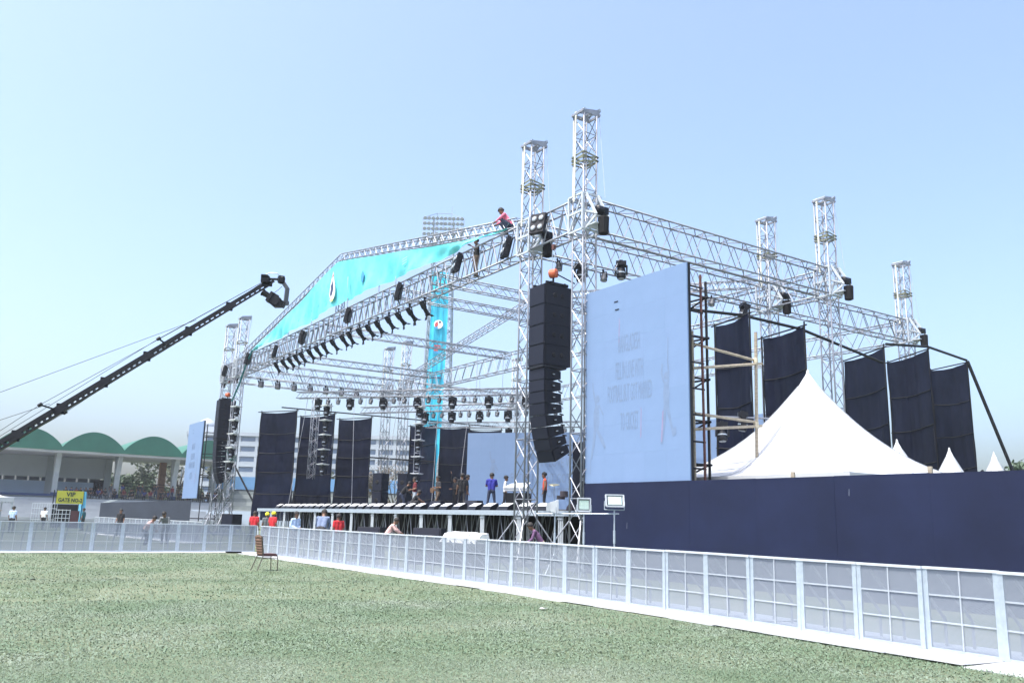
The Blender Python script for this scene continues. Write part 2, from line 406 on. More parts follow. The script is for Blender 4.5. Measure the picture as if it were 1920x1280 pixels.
tower('far rear lattice tower behind the angled stage video wall', XIL, Y2, hoist_side=-1)

zc = (ZB + ZT) / 2; H = ZT - ZB - .07
truss('main front truss of the stage roof carrying the row of hanging black lamps', (XIR - .4, Y0, zc), (XIL + .4, Y0, zc), .62, H, .82, rb=.028, rc=.040)
truss('short truss bridging the two near towers above the hanging loudspeakers', (XOR - .4, Y0, zc), (XIR + .4, Y0, zc), .62, H, .9, rb=.028, rc=.040)
truss('short truss bridging the two far front towers above the far loudspeakers', (XOL + .4, Y0, zc), (XIL - .4, Y0, zc), .62, H, 1.25)
truss('long side truss over the video wall, from the tallest tower to the tent', (XOR, Y0 + .4, zc), (XOR, Y1 - .4, zc), .62, H, 1.25)
truss('inner side truss with small black lamps, behind the long side truss', (XIR, Y0 + .4, zc), (XIR, Y1 - .4, zc), .62, H, 1.25)
truss('short truss joining the two towers behind the tent', (XOR - .4, Y1, zc), (XIR + .4, Y1, zc), .62, H, 1.25)
truss('rear side truss running to the rearmost tower above the black drapes', (XIR, Y1 + .4, zc), (XIR, Y2 - .4, zc), .62, H, 1.25)
truss('far side truss of the roof with small lamps hanging under it', (XIL, Y0 + .4, zc), (XIL, Y1 - .4, zc), .62, H, 1.25)
truss('outer far side truss between the two leftmost tower pairs', (XOL, Y0 + .4, zc), (XOL, Y1 - .4, zc), .62, H, 1.25)
truss('cross truss over mid stage, parallel to the main front truss', (XIR - .4, Y1, zc), (XIL + .4, Y1, zc), .62, H, 1.25)
truss('rearmost cross truss of the stage roof', (XIR - .4, Y2, zc), (XIL + .4, Y2, zc), .62, H, 1.5)
truss('far rear side truss of the roof', (XIL, Y1 + .4, zc), (XIL, Y2 - .4, zc), .62, H, 1.5)
for x, lb in ((-35.22, 'thin roof purlin nearest the crouching man'), (-38.84, 'thin roof purlin crossing the top of the tall blue banner'), (-49.3, 'thin roof purlin crossing the tall blue banner halfway down'), (-60.4, 'thin roof purlin nearest the far towers')):
    truss(lb, (x, Y0 + .35, 13.1), (x, Y1 - .35, 13.1), .36, .48, .9, name='roof_purlin', group='roof purlins', rc=.031, rb=.017)
XM = (XIR + XIL) / 2
EZ, AZ = 13.62, 16.84
for y, nm in ((Y0, 'front'), (Y1, 'rear')):
    for xe, lb in ((XIR - .9, 'near'), (XIL + .9, 'far')):
        txt = {('front', 'near'): 'gable rafter sloping from the roof peak down to the crouching man', ('front', 'far'): 'gable rafter along the far upper edge of the teal banner',
               ('rear', 'near'): 'rear gable rafter on the video wall side', ('rear', 'far'): 'rear gable rafter slanting across the tall blue banner'}[(nm, lb)]
        truss(txt, (xe, y, EZ), (XM, y, AZ), .36, .40, .75, name='gable_rafter', group='gable rafters', rc=.030, rb=.017)
truss('short king post truss at the middle of the front gable', (XM, Y0, ZT + .1), (XM, Y0, AZ - .25), .36, .36, .6, name='king_post', group='roof trusses', rc=.026, rb=.014)

# ------------------------------------------------------------------ teal gable banner
def cloth_mat(name, col, col2, alpha=None, trans=0.):
    m = mat(name, col, .8, 0, 0, 1.2, bump=.25, bscale=8, col2=col2, spec=.2)
    if trans:
        n = m.node_tree.nodes; l = m.node_tree.links; b = n['Principled BSDF']; out = n['Material Output']
        tr = n.new('ShaderNodeBsdfTransparent'); mx = n.new('ShaderNodeMixShader'); mx.inputs[0].default_value = trans
        l.new(b.outputs[0], mx.inputs[1]); l.new(tr.outputs[0], mx.inputs[2]); l.new(mx.outputs[0], out.inputs[0])
    return m
TEAL = cloth_mat('teal_banner_cloth', (.11, .55, .60), (.18, .66, .70))
TOPC = [(-61.4, 13.48), (-52.6, 15.05), (-46.19, 16.42), (-45.7, 16.4), (-37.1, 14.84), (-31.2, 13.78), (-29.2, 13.55), (-27.7, 13.42)]
BOTC = [(-61.4, 13.42), (-56.4, 13.40), (-52.2, 13.44), (-48.5, 13.55), (-44.8, 13.76), (-41.8, 13.62), (-40, 13.66), (-36, 13.52), (-32.8, 13.46), (-30.7, 13.5), (-27.7, 13.38)]
def ip(c, x):
    for (a, ya), (b, yb) in zip(c[:-1], c[1:]):
        if a <= x <= b: return ya + (yb - ya) * (x - a) / (b - a)
    return c[-1][1]
bn = thing('gable_banner', 'large teal cloth banner hung across the stage gable', 'banner', (0, 0, 0))
def bfn(u, v):
    x = -61.4 + u * 33.7; zt = ip(TOPC, x); zb = ip(BOTC, x); z = zb + (zt - zb) * v
    amp = .10 * (1 - v) + .03
    y = 18.10 + amp * math.sin(x * 1.1 + v * 2.) + .05 * math.sin(x * 3.7 - v * 4) * (1 - v)
    return (x, y - .05, z)
MB().grid(bfn, 130, 14).build('cloth', TEAL, bn, smooth=True)
def flat_shape(pts, y, name, mt, parent, th=.01):
    return MB().prism([(x, y, z) for x, z in pts], (0, th, 0)).build(name, mt, parent)
EMB = mat('emblem_white_print', (.82, .84, .84), .7, 0, .05); EMBN = mat('emblem_navy_print', (.03, .05, .13), .7, 0, .2); EMBR = mat('emblem_red_print', (.55, .08, .09), .7, 0, .2); EMBB = mat('emblem_blue_print', (.06, .30, .62), .7, 0, .2); EMBY = mat('emblem_yellow_print', (.72, .66, .25), .7)
flat_shape([(-46.12, 15.85), (-45.98, 15.4), (-45.72, 14.95), (-45.62, 14.5), (-45.7, 14.2), (-45.95, 14.02), (-46.25, 14.12), (-46.5, 14.5), (-46.42, 15.1), (-46.3, 15.4)], 17.89, 'emblem', EMB, bn)
flat_shape([(-46.13, 15.3), (-45.95, 15.0), (-45.92, 14.75), (-46.05, 14.45), (-46.2, 14.3), (-46.38, 14.5), (-46.28, 14.8), (-46.32, 15.0), (-46.22, 15.1)], 17.875, 'emblem_figure', EMBN, bn)
flat_shape([(-46.1, 15.75), (-45.98, 15.55), (-46.2, 15.45)], 17.875, 'emblem_crest', EMBR, bn)
flat_shape([(-46.35, 14.15), (-45.75, 14.12), (-45.95, 13.98), (-46.2, 14.0)], 17.875, 'emblem_ribbon', EMBY, bn)
flat_shape([(-41.95, 14.75), (-41.7, 14.9), (-41.55, 14.6), (-41.7, 14.2), (-41.95, 14.3)], 17.89, 'printed_mark', EMBB, bn)
flat_shape([(-43.9, 15.0), (-43.8, 14.4), (-43.6, 14.0), (-43.75, 14.35), (-43.75, 15.0)], 17.89, 'printed_mark', mat('pale_teal_print', (.3, .78, .78), .7), bn)
for k in range(3): flat_shape([(-36.9, 14.02 + k * .13), (-36.4, 14.05 + k * .13), (-36.4, 14.10 + k * .13), (-36.9, 14.07 + k * .13)], 17.89, 'printed_mark', MATS['pale_teal_print'], bn)
for k in range(5): flat_shape([(-51.6 + k * 1.1, 13.8 + k * .1), (-51.4 + k * 1.1, 13.98 + k * .1), (-51.5 + k * 1.1, 13.75 + k * .1)], 17.89, 'printed_mark', EMBB, bn)
for x in (-54, -49.8, -44.2, -40, -38): MB().tube((x, 18.12, ZT - .1), (x, 18.12, ip(BOTC, x) + .15), .03, None, 5).build('stay', GALV, bn)
r = MB().path([(-61.5, 18.05, 13.45), (-62.4, 17.95, 12.5), (-63.6, 17.9, 11.1), (-64.9, 17.85, 10.0)], .07, 6).build('banner_tail', mat('teal_rope', (.03, .16, .18), .8), bn)

# ------------------------------------------------------------------ stage platform
DZ = 2.06
st = thing('stage_platform', 'raised stage platform with white legs and a pale front edge beam', 'stage', (0, 0, 0))
MB().box((-43.0, 28.2, DZ - .07), (37.0, 17.3, .10)).build('deck', mat('black_stage_deck', (.03, .03, .035), .6, 0, .25, 2.), st)
MB().box((-43.0, 19.49, DZ - .11), (37.2, .08, .20)).build('edge_beam', GALV, st)
MB().box((-43.0, 22.6, .98), (37.0, .03, 1.9)).build('under_stage_dark_sheet', mat('under_stage_black', (.012, .012, .016), .9), st)  # black sheet added behind the legs, painting in the darkness under the deck
lx = [-61.3, -58.75] + [-56.0 + 2.757 * k for k in range(12)]
for x in lx:
    lg = MB()
    for dx in (-.11, .0, .11): lg.tube((x + dx, 19.55, 0), (x + dx, 19.55, DZ - .2), .035, None, 6)
    lg.bar((x - .16, 19.53, 1.75), (x + .16, 19.53, 1.75), .05, .06)
    lg.build('leg', WHITE_STEEL, st)
    for yy in (20.7, 21.9):
        lg = MB().tube((x, yy, 0), (x, yy, DZ - .12), .03, None, 5); lg.build('rear_leg', ALU2, st)
for x in lx[:-1]:
    q = MB()
    for (a, b, yy) in ((.35, .9, 19.9), (1.25, .7, 19.95), (1.45, 2.1, 19.85), (2.35, 1.9, 20.1), (.5, 1.3, 20.9), (1.7, 1.1, 21.0), (2.2, 2.6, 21.2), (.2, .05, 21.4), (1.0, 1.6, 21.6), (2.0, 1.5, 21.7)):
        q.tube((x + a + random.uniform(-.12, .12), yy, .02), (x + b + random.uniform(-.1, .1), yy, DZ - .14), .022, None, 4, False)
    o = q.build('under_stage_braces', ALU2, st); o['kind'] = 'stuff'

# ------------------------------------------------------------------ lamps
def make_profile_lamp():
    t = thing('profile_lamp', 'x', 'lamp')
    # clamp at origin, body hangs below and points down and back (+y)
    MB().bar((0, 0, .02), (0, 0, -.12), .06).box((0, 0, .05), (.09, .09, .08)).build('clamp', BLACK, t)
    yk = MB()
    for s in (-1, 1): yk.bar((s * .17, 0, -.12), (s * .17, .05, -.42), .03, .05)
    yk.bar((-.17, 0, -.12), (.17, 0, -.12), .05, .03); yk.build('yoke', BLACK, t)
    d = V(0, .66, -.75).normalized()
    MB().lathe([(-.34, .05), (-.33, .11), (-.1, .14), (.06, .14), (.07, .105), (.36, .105), (.37, .135), (.48, .135)], V(0, .05, -.42), d, 12).build('barrel', BLACK, t, smooth=False)
    e = V(0, .05, -.42) + d * .48
    MB().lathe([(0, .10), (.004, .10)], e, d, 12).build('lens', LENS, t)
    bd = MB(); sd = V(1, 0, 0); ud = d.cross(sd).normalized()
    for s in (-1, 1):
        MB().prism([e + ud * (s * .12) + sd * .12, e + ud * (s * .12) - sd * .12, e + ud * (s * .24) - sd * .14 + d * .14, e + ud * (s * .24) + sd * .14 + d * .14], d * .006 + ud * .004).build('barn_door', BLACK, t)
    return t
pl = make_profile_lamp()
PX = [-56.53, -55.24, -53.99, -52.78, -51.71, -50.4, -49.13, -47.88, -46.59, -45.08, -44.01, -42.77, -41.58, -40.4, -39.08, -37.95, -36.74, -35.18]
for k, x in enumerate(PX):
    o = pl if k == 0 else copy_tree(pl)
    o.location = (x, 18.35, ZB - .09); o.rotation_euler = (random.uniform(-.14, .1), 0, random.uniform(-.12, .12)); o.scale = (.98, .96, .96)
    tag(o, 'black profile lamp under the front truss, %s from the tall blue banner' % ORD[17 - k], 'lamp', 'lamps under the front truss')

def make_blinder():
    t = thing('blinder_lamp', 'x', 'lamp')
    bd = MB().box((0, 0, 0), (.62, .16, .80)); bd.box((0, .12, 0), (.5, .1, .66)); bd.build('housing', BLACK, t)
    for i in (-1, 1):
        for j in (-1, 1):
            MB().lathe([(0, .14), (.02, .145), (.025, .12)], (i * .15, -.08, j * .19), (0, -1, 0), 12).build('bezel', BLACK, t)
            MB().lathe([(0, .11), (.03, .08), (.035, .03)], (i * .15, -.10, j * .19), (0, -1, 0), 12).build('reflector', LENS, t)
    yk = MB()
    for s in (-1, 1): yk.bar((s * .36, 0, 0), (s * .36, .12, .3), .03, .05)
    yk.bar((-.36, .12, .3), (.36, .12, .3), .05, .03); yk.bar((0, .12, .3), (0, .2, .42), .05); yk.build('yoke', BLACK, t)
    return t
bl = make_blinder()
BLP = [((-25.3, 17.98, 12.9), 'black four-lens blinder lamp on the short truss above the hanging loudspeakers'), ((-27.6, 18.0, 12.55), 'dark blinder lamp on the front truss just below the crouching man'),
       ((-31.6, 18.0, 12.86), 'blinder lamp on the front truss beside the man standing inside it'), ((-37.4, 18.0, 12.78), 'blinder lamp on the front truss, third from the crouching man'),
       ((-43.73, 18.0, 12.72), 'blinder lamp at the middle of the front truss under the banner emblem'), ((-50.95, 18.0, 12.65), 'blinder lamp on the front truss left of the banner emblem'),
       ((-56.23, 18.0, 12.55), 'blinder lamp on the front truss near the banner\'s far tip'), ((-62.3, 18.0, 12.9), 'dark blinder lamp at the far tip of the teal banner'), ((-68.4, 18.0, 12.8), 'blinder lamp between the two far front towers')]
for k, (p, lb) in enumerate(BLP):
    o = bl if k == 0 else copy_tree(bl); o.location = p; o.rotation_euler = (rad(-12), 0, .35 if k == 0 else random.uniform(-.75, -.25)); tag(o, lb, 'lamp', 'blinders on the front truss'); o.scale = (1.05,) * 3

def make_moving_head(cover=False):
    t = thing('moving_head_lamp', 'x', 'lamp')
    MB().box((0, 0, -.10), (.38, .34, .16)).box((0, 0, .0), (.12, .12, .08)).build('base', BLACK, t)
    yk = MB()
    for s in (-1, 1): yk.prism([(s * .21 - .03, -.08, -.18), (s * .21 - .03, .08, -.18), (s * .21 - .03, .10, -.52), (s * .21 - .03, -.10, -.52)], (.06, 0, 0))
    yk.box((0, 0, -.2), (.46, .2, .05)); yk.build('yoke', BLACK, t)
    MB().lathe([(-.24, .08), (-.2, .15), (-.02, .175), (.16, .165), (.22, .14)], (0, 0, -.47), (0, -.18, -1), 12).build('head', BLACK, t, smooth=False)
    MB().lathe([(0, .12), (.02, .115), (.03, .05)], V(0, 0, -.47) + V(0, -.18, -1).normalized() * .22, (0, -.18, -1), 12).build('lens', LENS, t)
    MB().lathe([(0, .178), (.045, .178)], V(0, 0, -.47) + V(0, -.18, -1).normalized() * -.02, (0, -.18, -1), 12).build('trim_ring', GALV, t)
    if cover:
        c = MB().box((0, 0, .05), (.62, .55, .05)); c.prism([(-.4, -.3, .06), (.4, -.34, .09), (.36, .3, .05), (-.36, .28, .08)], (0, 0, .03)); c.build('rain_cover', COVER, t)
    return t
def make_par():
    t = thing('par_lamp', 'x', 'lamp')
    MB().bar((0, 0, .04), (0, 0, -.08), .05).bar((-.14, 0, -.08), (.14, 0, -.08), .03).bar((-.14, 0, -.08), (-.14, 0, -.28), .02, .04).bar((.14, 0, -.08), (.14, 0, -.28), .02, .04).build('yoke', BLACK, t)
    MB().lathe([(-.14, .06), (-.12, .11), (.12, .13), (.14, .12)], (0, 0, -.26), (0, -.5, -1), 12).build('can', mat('dark_grey_can', (.09, .095, .11), .45, .3), t)
    MB().lathe([(0, .11), (.01, .10)], V(0, 0, -.26) + V(0, -.5, -1).normalized() * .14, (0, -.5, -1), 12).build('lens', LENS, t)
    return t
mh, par, mhc = make_moving_head(), make_par(), make_moving_head(True)
used = set()
def place(proto, p, label, group, rz=0, rx=0, sc=1., cat='lamp'):
    o = proto if proto.name not in used else copy_tree(proto)
    used.add(proto.name); o.location = p; o.rotation_euler = (rx, 0, rz); o.scale = (sc,) * 3; tag(o, label, cat, group); return o
LT = [((-57.9, 20.5, 9.95), (-42.6, 31.75, 9.75), 7, .09, 'nearest'), ((-58.0, 25.5, 9.35), (-44.8, 34.1, 9.3), 5, .34, 'middle'), ((-60.5, 32.3, 9.0), (-50.5, 40.2, 8.95), 3, .55, 'rearmost')]
for a, b, n, t0, nm in LT:
    a = V(*a); b = V(*b)
    truss('%s of the three slanting lighting trusses hung over the stage' % nm, a, b, .42, .42, .8, name='lighting_truss', group='lighting trusses over the stage', rc=.032, rb=.019)
    rz = math.atan2((b - a).y, (b - a).x)
    for k in range(n):
        t = t0 + (.985 - t0) * k / n * 1.06
        q = a.lerp(b, min(t, .97)) - V(0, 0, .3)
        place(mh, q, 'black moving head under the %s slanting lighting truss, %s from its far end' % (nm, ORD[k]), 'moving heads under the lighting trusses', rz + random.uniform(-.3, .3), 0, 1.12)
        for pi, dt in enumerate((.33, .66)):
            t2 = t + dt * (.985 - t0) / n
            if t2 < .98: place(par, a.lerp(b, t2) - V(0, 0, .25), 'small round par lamp on the %s lighting truss, %s from its far end' % (nm, ORD[2 * k + pi]), 'par lamps on the lighting trusses', rz + random.uniform(-.4, .4), 0, 1.05)
    for t in (.02, .35, .72):
        q = a.lerp(b, t)
        o = MB().tube(q + V(0, 0, .2), (q.x, q.y, 12.9), .02, None, 5).build('hanging_chain', GALV); tag(o, 'thin chain holding up the %s slanting lighting truss, %s from its far end' % (nm, ORD[(.02, .35, .72).index(t)]), 'chain', 'chains of the %s lighting truss' % nm)
for k, (x, y, z0, z1, dx) in enumerate(((-57.2, 21.0, DZ, 9.8, .9), (-54.2, 23.2, DZ, 9.8, -.3), (-51.3, 25.2, DZ, 9.8, .8), (-49.0, 27.0, DZ, 9.7, .2), (-47.3, 28.4, DZ, 9.7, .6))):
    o = MB().tube((x - dx, y - dx * .6, z0), (x, y, z1), .018, None, 4).build('guide_rope', mat('grey_rope', (.35, .36, .40), .9)); tag(o, 'thin pale rope from the nearest lighting truss to the deck, %s from its far end' % ORD[k], 'rope', 'ropes hanging over the stage')
# ladders of lamps
for k in range(5):
    z = 9.55 - k * 1.05; place(mhc, (-65.05 + .06 * k, 18.3 - .05 * k, z), 'black moving head with white rain cover, %s down the far tower' % ('first', 'second', 'third', 'fourth', 'fifth')[k], 'lamps mounted up the far tower', .4, 0, 1.0)
    o = MB().tube((-65.6, 18.4, z + .05), (-64.9, 18.3, z + .05), .03, None, 5).build('lamp_bracket', GALV); tag(o, 'short steel arm holding a covered lamp out from the far tower, %s down' % ('first', 'second', 'third', 'fourth', 'fifth')[k], 'bracket', 'lamp arms on the far tower')
va = V(-56.6, 21.4, 9.7)
truss('vertical truss hanging from the lighting truss in front of a black drape', va, va - V(0, 0, 5.6), .42, .42, .8, name='drop_truss', group='hanging drop trusses', rc=.027, rb=.015)
vb = MB()
for s in (-.22, .22): vb.tube((-55.5 + s * .5, 21.9 + s * .7, 9.3), (-55.5 + s * .5, 21.9 + s * .7, 4.4), .03, None, 5)
for k in range(9): vb.tube((-55.61, 21.75, 9.2 - k * .58), (-55.39, 22.05, 9.2 - k * .58), .02, None, 4)
o = vb.build('lamp_ladder', STEEL_DARK); tag(o, 'dark ladder frame of lamps hanging beside the drop truss', 'ladder', 'hanging lamp ladders')
for k in range(5): place(mhc, (-55.3, 21.7, 9.0 - k * 1.0), 'black lamp %s down the ladder beside the drop truss' % ('first', 'second', 'third', 'fourth', 'fifth')[k], 'lamps on the drop ladder', .3, 0, .95)
vb = MB()
for s in (-.22, .22): vb.tube((-50.6 + s * .5, 26.4 + s * .7, 9.0), (-50.6 + s * .5, 26.4 + s * .7, 4.3), .03, None, 5)
for k in range(8): vb.tube((-50.71, 26.25, 8.9 - k * .6), (-50.49, 26.55, 8.9 - k * .6), .02, None, 4)
o = vb.build('lamp_ladder', ALU2); tag(o, 'pale ladder frame of white-covered lamps hanging at mid stage', 'ladder', 'hanging lamp ladders')
for k in range(5): place(mhc, (-50.3, 26.3, 8.85 - k * 1.1), 'lamp with white rain cover %s down the ladder at mid stage' % ('first', 'second', 'third', 'fourth', 'fifth')[k], 'lamps on the mid stage ladder', .5, 0, .92)
for k in range(7):
    place(par, (XIL + .25, Y0 + 1.6 + k * 1.35, ZB - .02), 'small lamp under the far side truss, %s from the far front tower' % ORD[k], 'lamps under the far side truss', .5, .3, 1.7)
for k, (y, z) in enumerate([(19.6, 12.0), (20.8, 12.1), (22.0, 12.0), (23.0, 12.6), (24.4, 12.0), (26.2, 12.0), (28.5, 12.0), (30.8, 12.0)]):
    place(mh if k % 2 else par, (XIR + .28, y, z), 'dark lamp under the inner side truss, %s from the near towers' % ORD[k], 'lamps under the inner side truss', random.uniform(-1, 1), random.uniform(-.3, .3), 1.15)
for k in range(3): place(mh, (-22.6, 25.0 + k * 1.2, 5.6 + .5 * (k % 2)), 'dark moving head between the scaffold and the first drape, %s from the scaffold' % ORD[k], 'lamps behind the video wall', random.uniform(-1, 1), 0, 1.1)
o = MB().tube((-22.6, 24.2, 5.75), (-22.6, 28.2, 6.0), .04, None, 6).tube((-22.6, 28.0, 0), (-22.6, 28.0, 6.0), .04, None, 6).tube((-22.6, 24.3, 0), (-22.6, 24.3, 5.8), .04, None, 6).build('lamp_stand', ALU2); tag(o, 'steel rail carrying lamps behind the big video wall', 'stand')

# footlights along the stage edge
def make_foot():
    t = thing('footlight', 'x', 'lamp')
    MB().prism([(-.42, 0, 0), (-.42, .5, 0), (-.42, .46, .34), (-.42, .08, .16)], (.84, 0, 0)).build('housing', BLACK, t)
    n = V(0, -.18, .38).normalized()
    MB().prism([(-.36, .105, .185), (.36, .105, .185), (.36, .40, .325), (-.36, .40, .325)], V(0, -.42, .9).normalized() * .015).build('diffuser', mat('white_diffuser', (.8, .8, .8), .3), t)
    return t
ft = make_foot()
FX = [-58.0, -56.81, -55.87, -54.75, -53.66, -52.61, -51.69, -50.61, -49.57, -48.48, -47.42, -46.48, -45.34, -44.25, -43.19, -42.18, -40.88, -39.64, -38.51, -37.43, -36.02, -34.89, -33.72, -32.33, -31.14, -29.86, -28.4, -27.2]
for k, x in enumerate(FX): place(ft, (x, 19.62, DZ - .02), 'black footlight with white top on the stage edge, %s from the near tower' % ORD[27 - k], 'footlights along the stage edge', random.uniform(-.12, .12), 0, .95)

# ------------------------------------------------------------------ loudspeaker columns
def make_pa():
    t = thing('loudspeaker_column', 'x', 'loudspeaker')
    wd, dp = .98, 1.22
    # local origin: front left top corner region; x across, +y back, z down from 0
    MB().bar((-wd / 2 + .1, .1, .09), (-wd / 2 + .1, dp - .1, .09), .07, .1).bar((wd / 2 - .1, .1, .09), (wd / 2 - .1, dp - .1, .09), .07, .1).bar((-wd / 2, .3, .09), (wd / 2, .3, .09), .07, .1).bar((-wd / 2, dp - .3, .09), (wd / 2, dp - .3, .09), .07, .1).build('fly_frame', BLACK, t)
    def handles(p, o_, s, ry=None):
        for yy in (.42, .8):
            for zz in (.3, -.3) if s > .6 else (0,):
                q = MB()
                c = V(wd / 2 + .001, yy, -s / 2 + zz * s * .6)
                if ry is not None: c = ry(c)
                q.lathe([(0, .085), (.012, .075), (.014, .02)], c, (1, 0, 0), 10); q.build('handle_cup', DARK, p)
    z = 0.
    for k in range(4):
        hgt = .75
        c = MB().box((0, dp / 2, z - hgt / 2), (wd, dp, hgt - .012)).build('sub_cabinet', BLACK_WOOD, t)
        MB().box((0, -.012, z - hgt / 2), (wd - .05, .02, hgt - .06)).build('grille', GRILLE, c)
        MB().box((wd / 2 + .006, .07, z - hgt / 2), (.012, .10, hgt - .04)).build('rigging_plate', BLACK, c)
        for yy in (.45, .80):
            MB().lathe([(0, .09), (.01, .08), (.012, .03)], (wd / 2 + .002, yy, z - hgt / 2 + random.uniform(-.01, .01)), (1, 0, 0), 10).build('handle_cup', DARK, c)
            MB().box((wd / 2 + .012, yy, z - hgt / 2), (.02, .12, .03)).build('handle', BLACK, c)
        z -= hgt
    # adaptor bar
    MB().box((0, .5, z - .06), (wd, 1.05, .09)).build('adaptor_frame', BLACK, t); z -= .12
    pos = V(0, 0.04, z); ang = rad(-.5)
    for k in range(8):
        ang += rad((.8, 1.2, 1.8, 2.5, 3.2, 4.0, 4.6, 5.2)[k]); hgt = .43
        Rm = Matrix.Rotation(ang, 3, 'X')   # tip the front downwards
        def W(x, y, zz, pos=pos, Rm=Rm): return pos + Rm @ V(x, y, zz)
        # wedge cabinet: full height at the front, less at the rear
        f, r_, d_ = hgt - .012, hgt - .15, .82
        pts = []
        for x, xr in ((-wd / 2, -wd / 2 + .12), (wd / 2, wd / 2 - .12)):
            pts += [W(x, 0, 0), W(x, 0, -f), W(xr, d_, -(f + r_) / 2), W(xr, d_, -(f - r_) / 2)]
        c = MB().add(pts, [(0, 1, 2, 3), (7, 6, 5, 4), (0, 4, 5, 1), (3, 2, 6, 7), (0, 3, 7, 4), (1, 5, 6, 2)]).build('line_cabinet', BLACK_WOOD, t)
        g_ = [W(-wd / 2 + .02, -.016, -.02), W(wd / 2 - .02, -.016, -.02), W(wd / 2 - .02, -.016, -f + .02), W(-wd / 2 + .02, -.016, -f + .02)]
        MB().prism(g_, Rm @ V(0, .02, 0)).build('grille', GRILLE, c)
        MB().prism([W(wd / 2 + .003, .02, -.01), W(wd / 2 - .008, .12, -.02), W(wd / 2 - .008, .12, -f + .02), W(wd / 2 + .003, .02, -f + .01)], (.015, 0, 0)).build('rigging_plate', BLACK, c)
        MB().lathe([(0, .085), (.02, .075), (.022, .02)], W(wd / 2 - .045, .42, -f / 2), Rm @ V(1, .14, 0), 10).build('handle_cup', DARK, c)
        MB().bar(W(wd / 2 - .02, .38, -f / 2), W(wd / 2 - .03, .48, -f / 2), .02, .03).build('handle', GALV, c)
        MB().bar(W(wd / 2 - .10, d_ - .12, -f + .02), W(wd / 2 - .10, d_ + .05, -f - .03), .03, .05).build('rigging_link', BLACK, c)
        pos = pos + Rm @ V(0, 0, -hgt)
    return t
pa = make_pa()
pa.location = (-24.68, 17.56, 10.2); tag(pa, 'large curved black loudspeaker column hanging between the two near towers', 'loudspeaker', 'hanging loudspeaker columns')
pa2 = copy_tree(pa); pa2.location = (-67.35, 17.5, 10.3); tag(pa2, 'distant black loudspeaker column hanging between the far front towers')
for px, nm in ((-24.68, 'near'), (-67.35, 'far')):
    t = thing('chain_hoist', 'orange chain hoist holding the %s loudspeaker column' % nm, 'hoist', (px + .25, 18.1, 10.3), 0, 'chain hoists')
    MB().lathe([(-.16, .10), (-.13, .17), (.13, .17), (.16, .10)], (0, 0, .42), (.9, .44, 0), 14).build('hook_block', ORANGE, t, smooth=False)
    MB().tube((0, 0, .02), (0, 0, .26), .04, None, 6).build('hook', STEEL_DARK, t)
    for s in (-.08, .08): MB().tube((s, 0, .5), (s, 0, 1.35), .015, None, 5).build('chain', GALV, t)
    MB().box((0, 0, 1.45), (.12, .11, .2)).build('upper_hook_block', RUST, t)
    MB().tube((.1, .05, .4), (.35, .75, .08), .025, None, 6).build('sling', RUBBER, t)
# ground stacks on stage
def stack(label, x, y, n, wd=.62, hg=1.0, base=DZ):
    t = thing('speaker_stack', label, 'loudspeaker', (x, y, base), .55, 'speaker stacks on stage')
    for k in range(n):
        c = MB().box((0, 0, hg * k + hg / 2), (wd, .7, hg - .015)).build('cabinet', BLACK_WOOD, t)
        MB().box((0, -.36, hg * k + hg / 2), (wd - .06, .02, hg - .1)).build('grille', GRILLE, c)
        MB().lathe([(0, .12), (.015, .10), (.016, .03)], (0, -.371, hg * k + hg * .5), (0, -1, 0), 12).build('horn', DARK, c)
stack('tall black loudspeaker stack on stage, left of the pair near the bare tree', -44.0, 20.75, 2)
stack('tall black loudspeaker stack on stage beside the man in the maroon shirt', -43.0, 21.8, 2)
stack('black side speaker stack on stage just left of the near tower base', -26.4, 21.3, 3, .85, .9)

# ------------------------------------------------------------------ video walls
def led_mat(name, c): return mat(name, c, .55, 0, .03, 1.5, spec=.3, emit=(c, .02))
LED = [led_mat('video_wall_a', (.165, .246, .405)), led_mat('video_wall_b', (.168, .249, .410)), led_mat('video_wall_c', (.163, .244, .401))]
LETTER = mat('screen_letter_grey', (.150, .212, .33), .55, 0, .06); LETTERR = mat('screen_letter_red', (.225, .212, .345), .55); FIGG = mat('screen_figure_grey', (.157, .224, .355), .55, 0, .08)
def text_mesh(body, size, mt, name='lettering', extrude=.003, align='CENTER', spacing=1., shear=0., bold=0.):
    cu = bpy.data.curves.new('t', 'FONT'); cu.body = body; cu.size = size; cu.align_x = align; cu.align_y = 'CENTER'; cu.extrude = extrude; cu.space_character = spacing; cu.resolution_u = 2; cu.shear = shear; cu.offset = bold
    o = bpy.data.objects.new('t', cu); COL.objects.link(o)
    bpy.context.view_layer.update(); dg = bpy.context.evaluated_depsgraph_get()
    me = bpy.data.meshes.new_from_object(o.evaluated_get(dg)); bpy.data.objects.remove(o); bpy.data.curves.remove(cu)
    me.name = name; me.materials.clear(); me.materials.append(mt); return me
def put_text(parent, body, x, z, size, mt, y=-.0525, sx=1., sz=1.):
    o = link('lettering', text_mesh(body, size, mt, extrude=.001), parent, (x, y, z)); bpy.context.view_layer.update(); o.rotation_euler = (rad(90), 0, 0); o.scale = (sx, sz, 1); return o
def screen(label, loc, rotz, wd, hg, nx, nz, frame_m=STEEL_DARK):
    t = thing('video_wall', label, 'video wall', loc, rotz, 'video walls')
    MB().box((wd / 2, .06, hg / 2), (wd, .1, hg)).build('backing_frame', frame_m, t)
    tw, th = wd / nx, hg / nz
    ms = [MB().box((0, 0, 0), (tw - .0015, .05, th - .0015)).mesh('panel', m) for m in LED]
    for i in range(nx):
        for j in range(nz):
            o = link('panel', random.choice(ms + ms[:1] * 2), t, ((i + .5) * tw, -.025 + random.uniform(0, .001), (j + .5) * th))
    return t
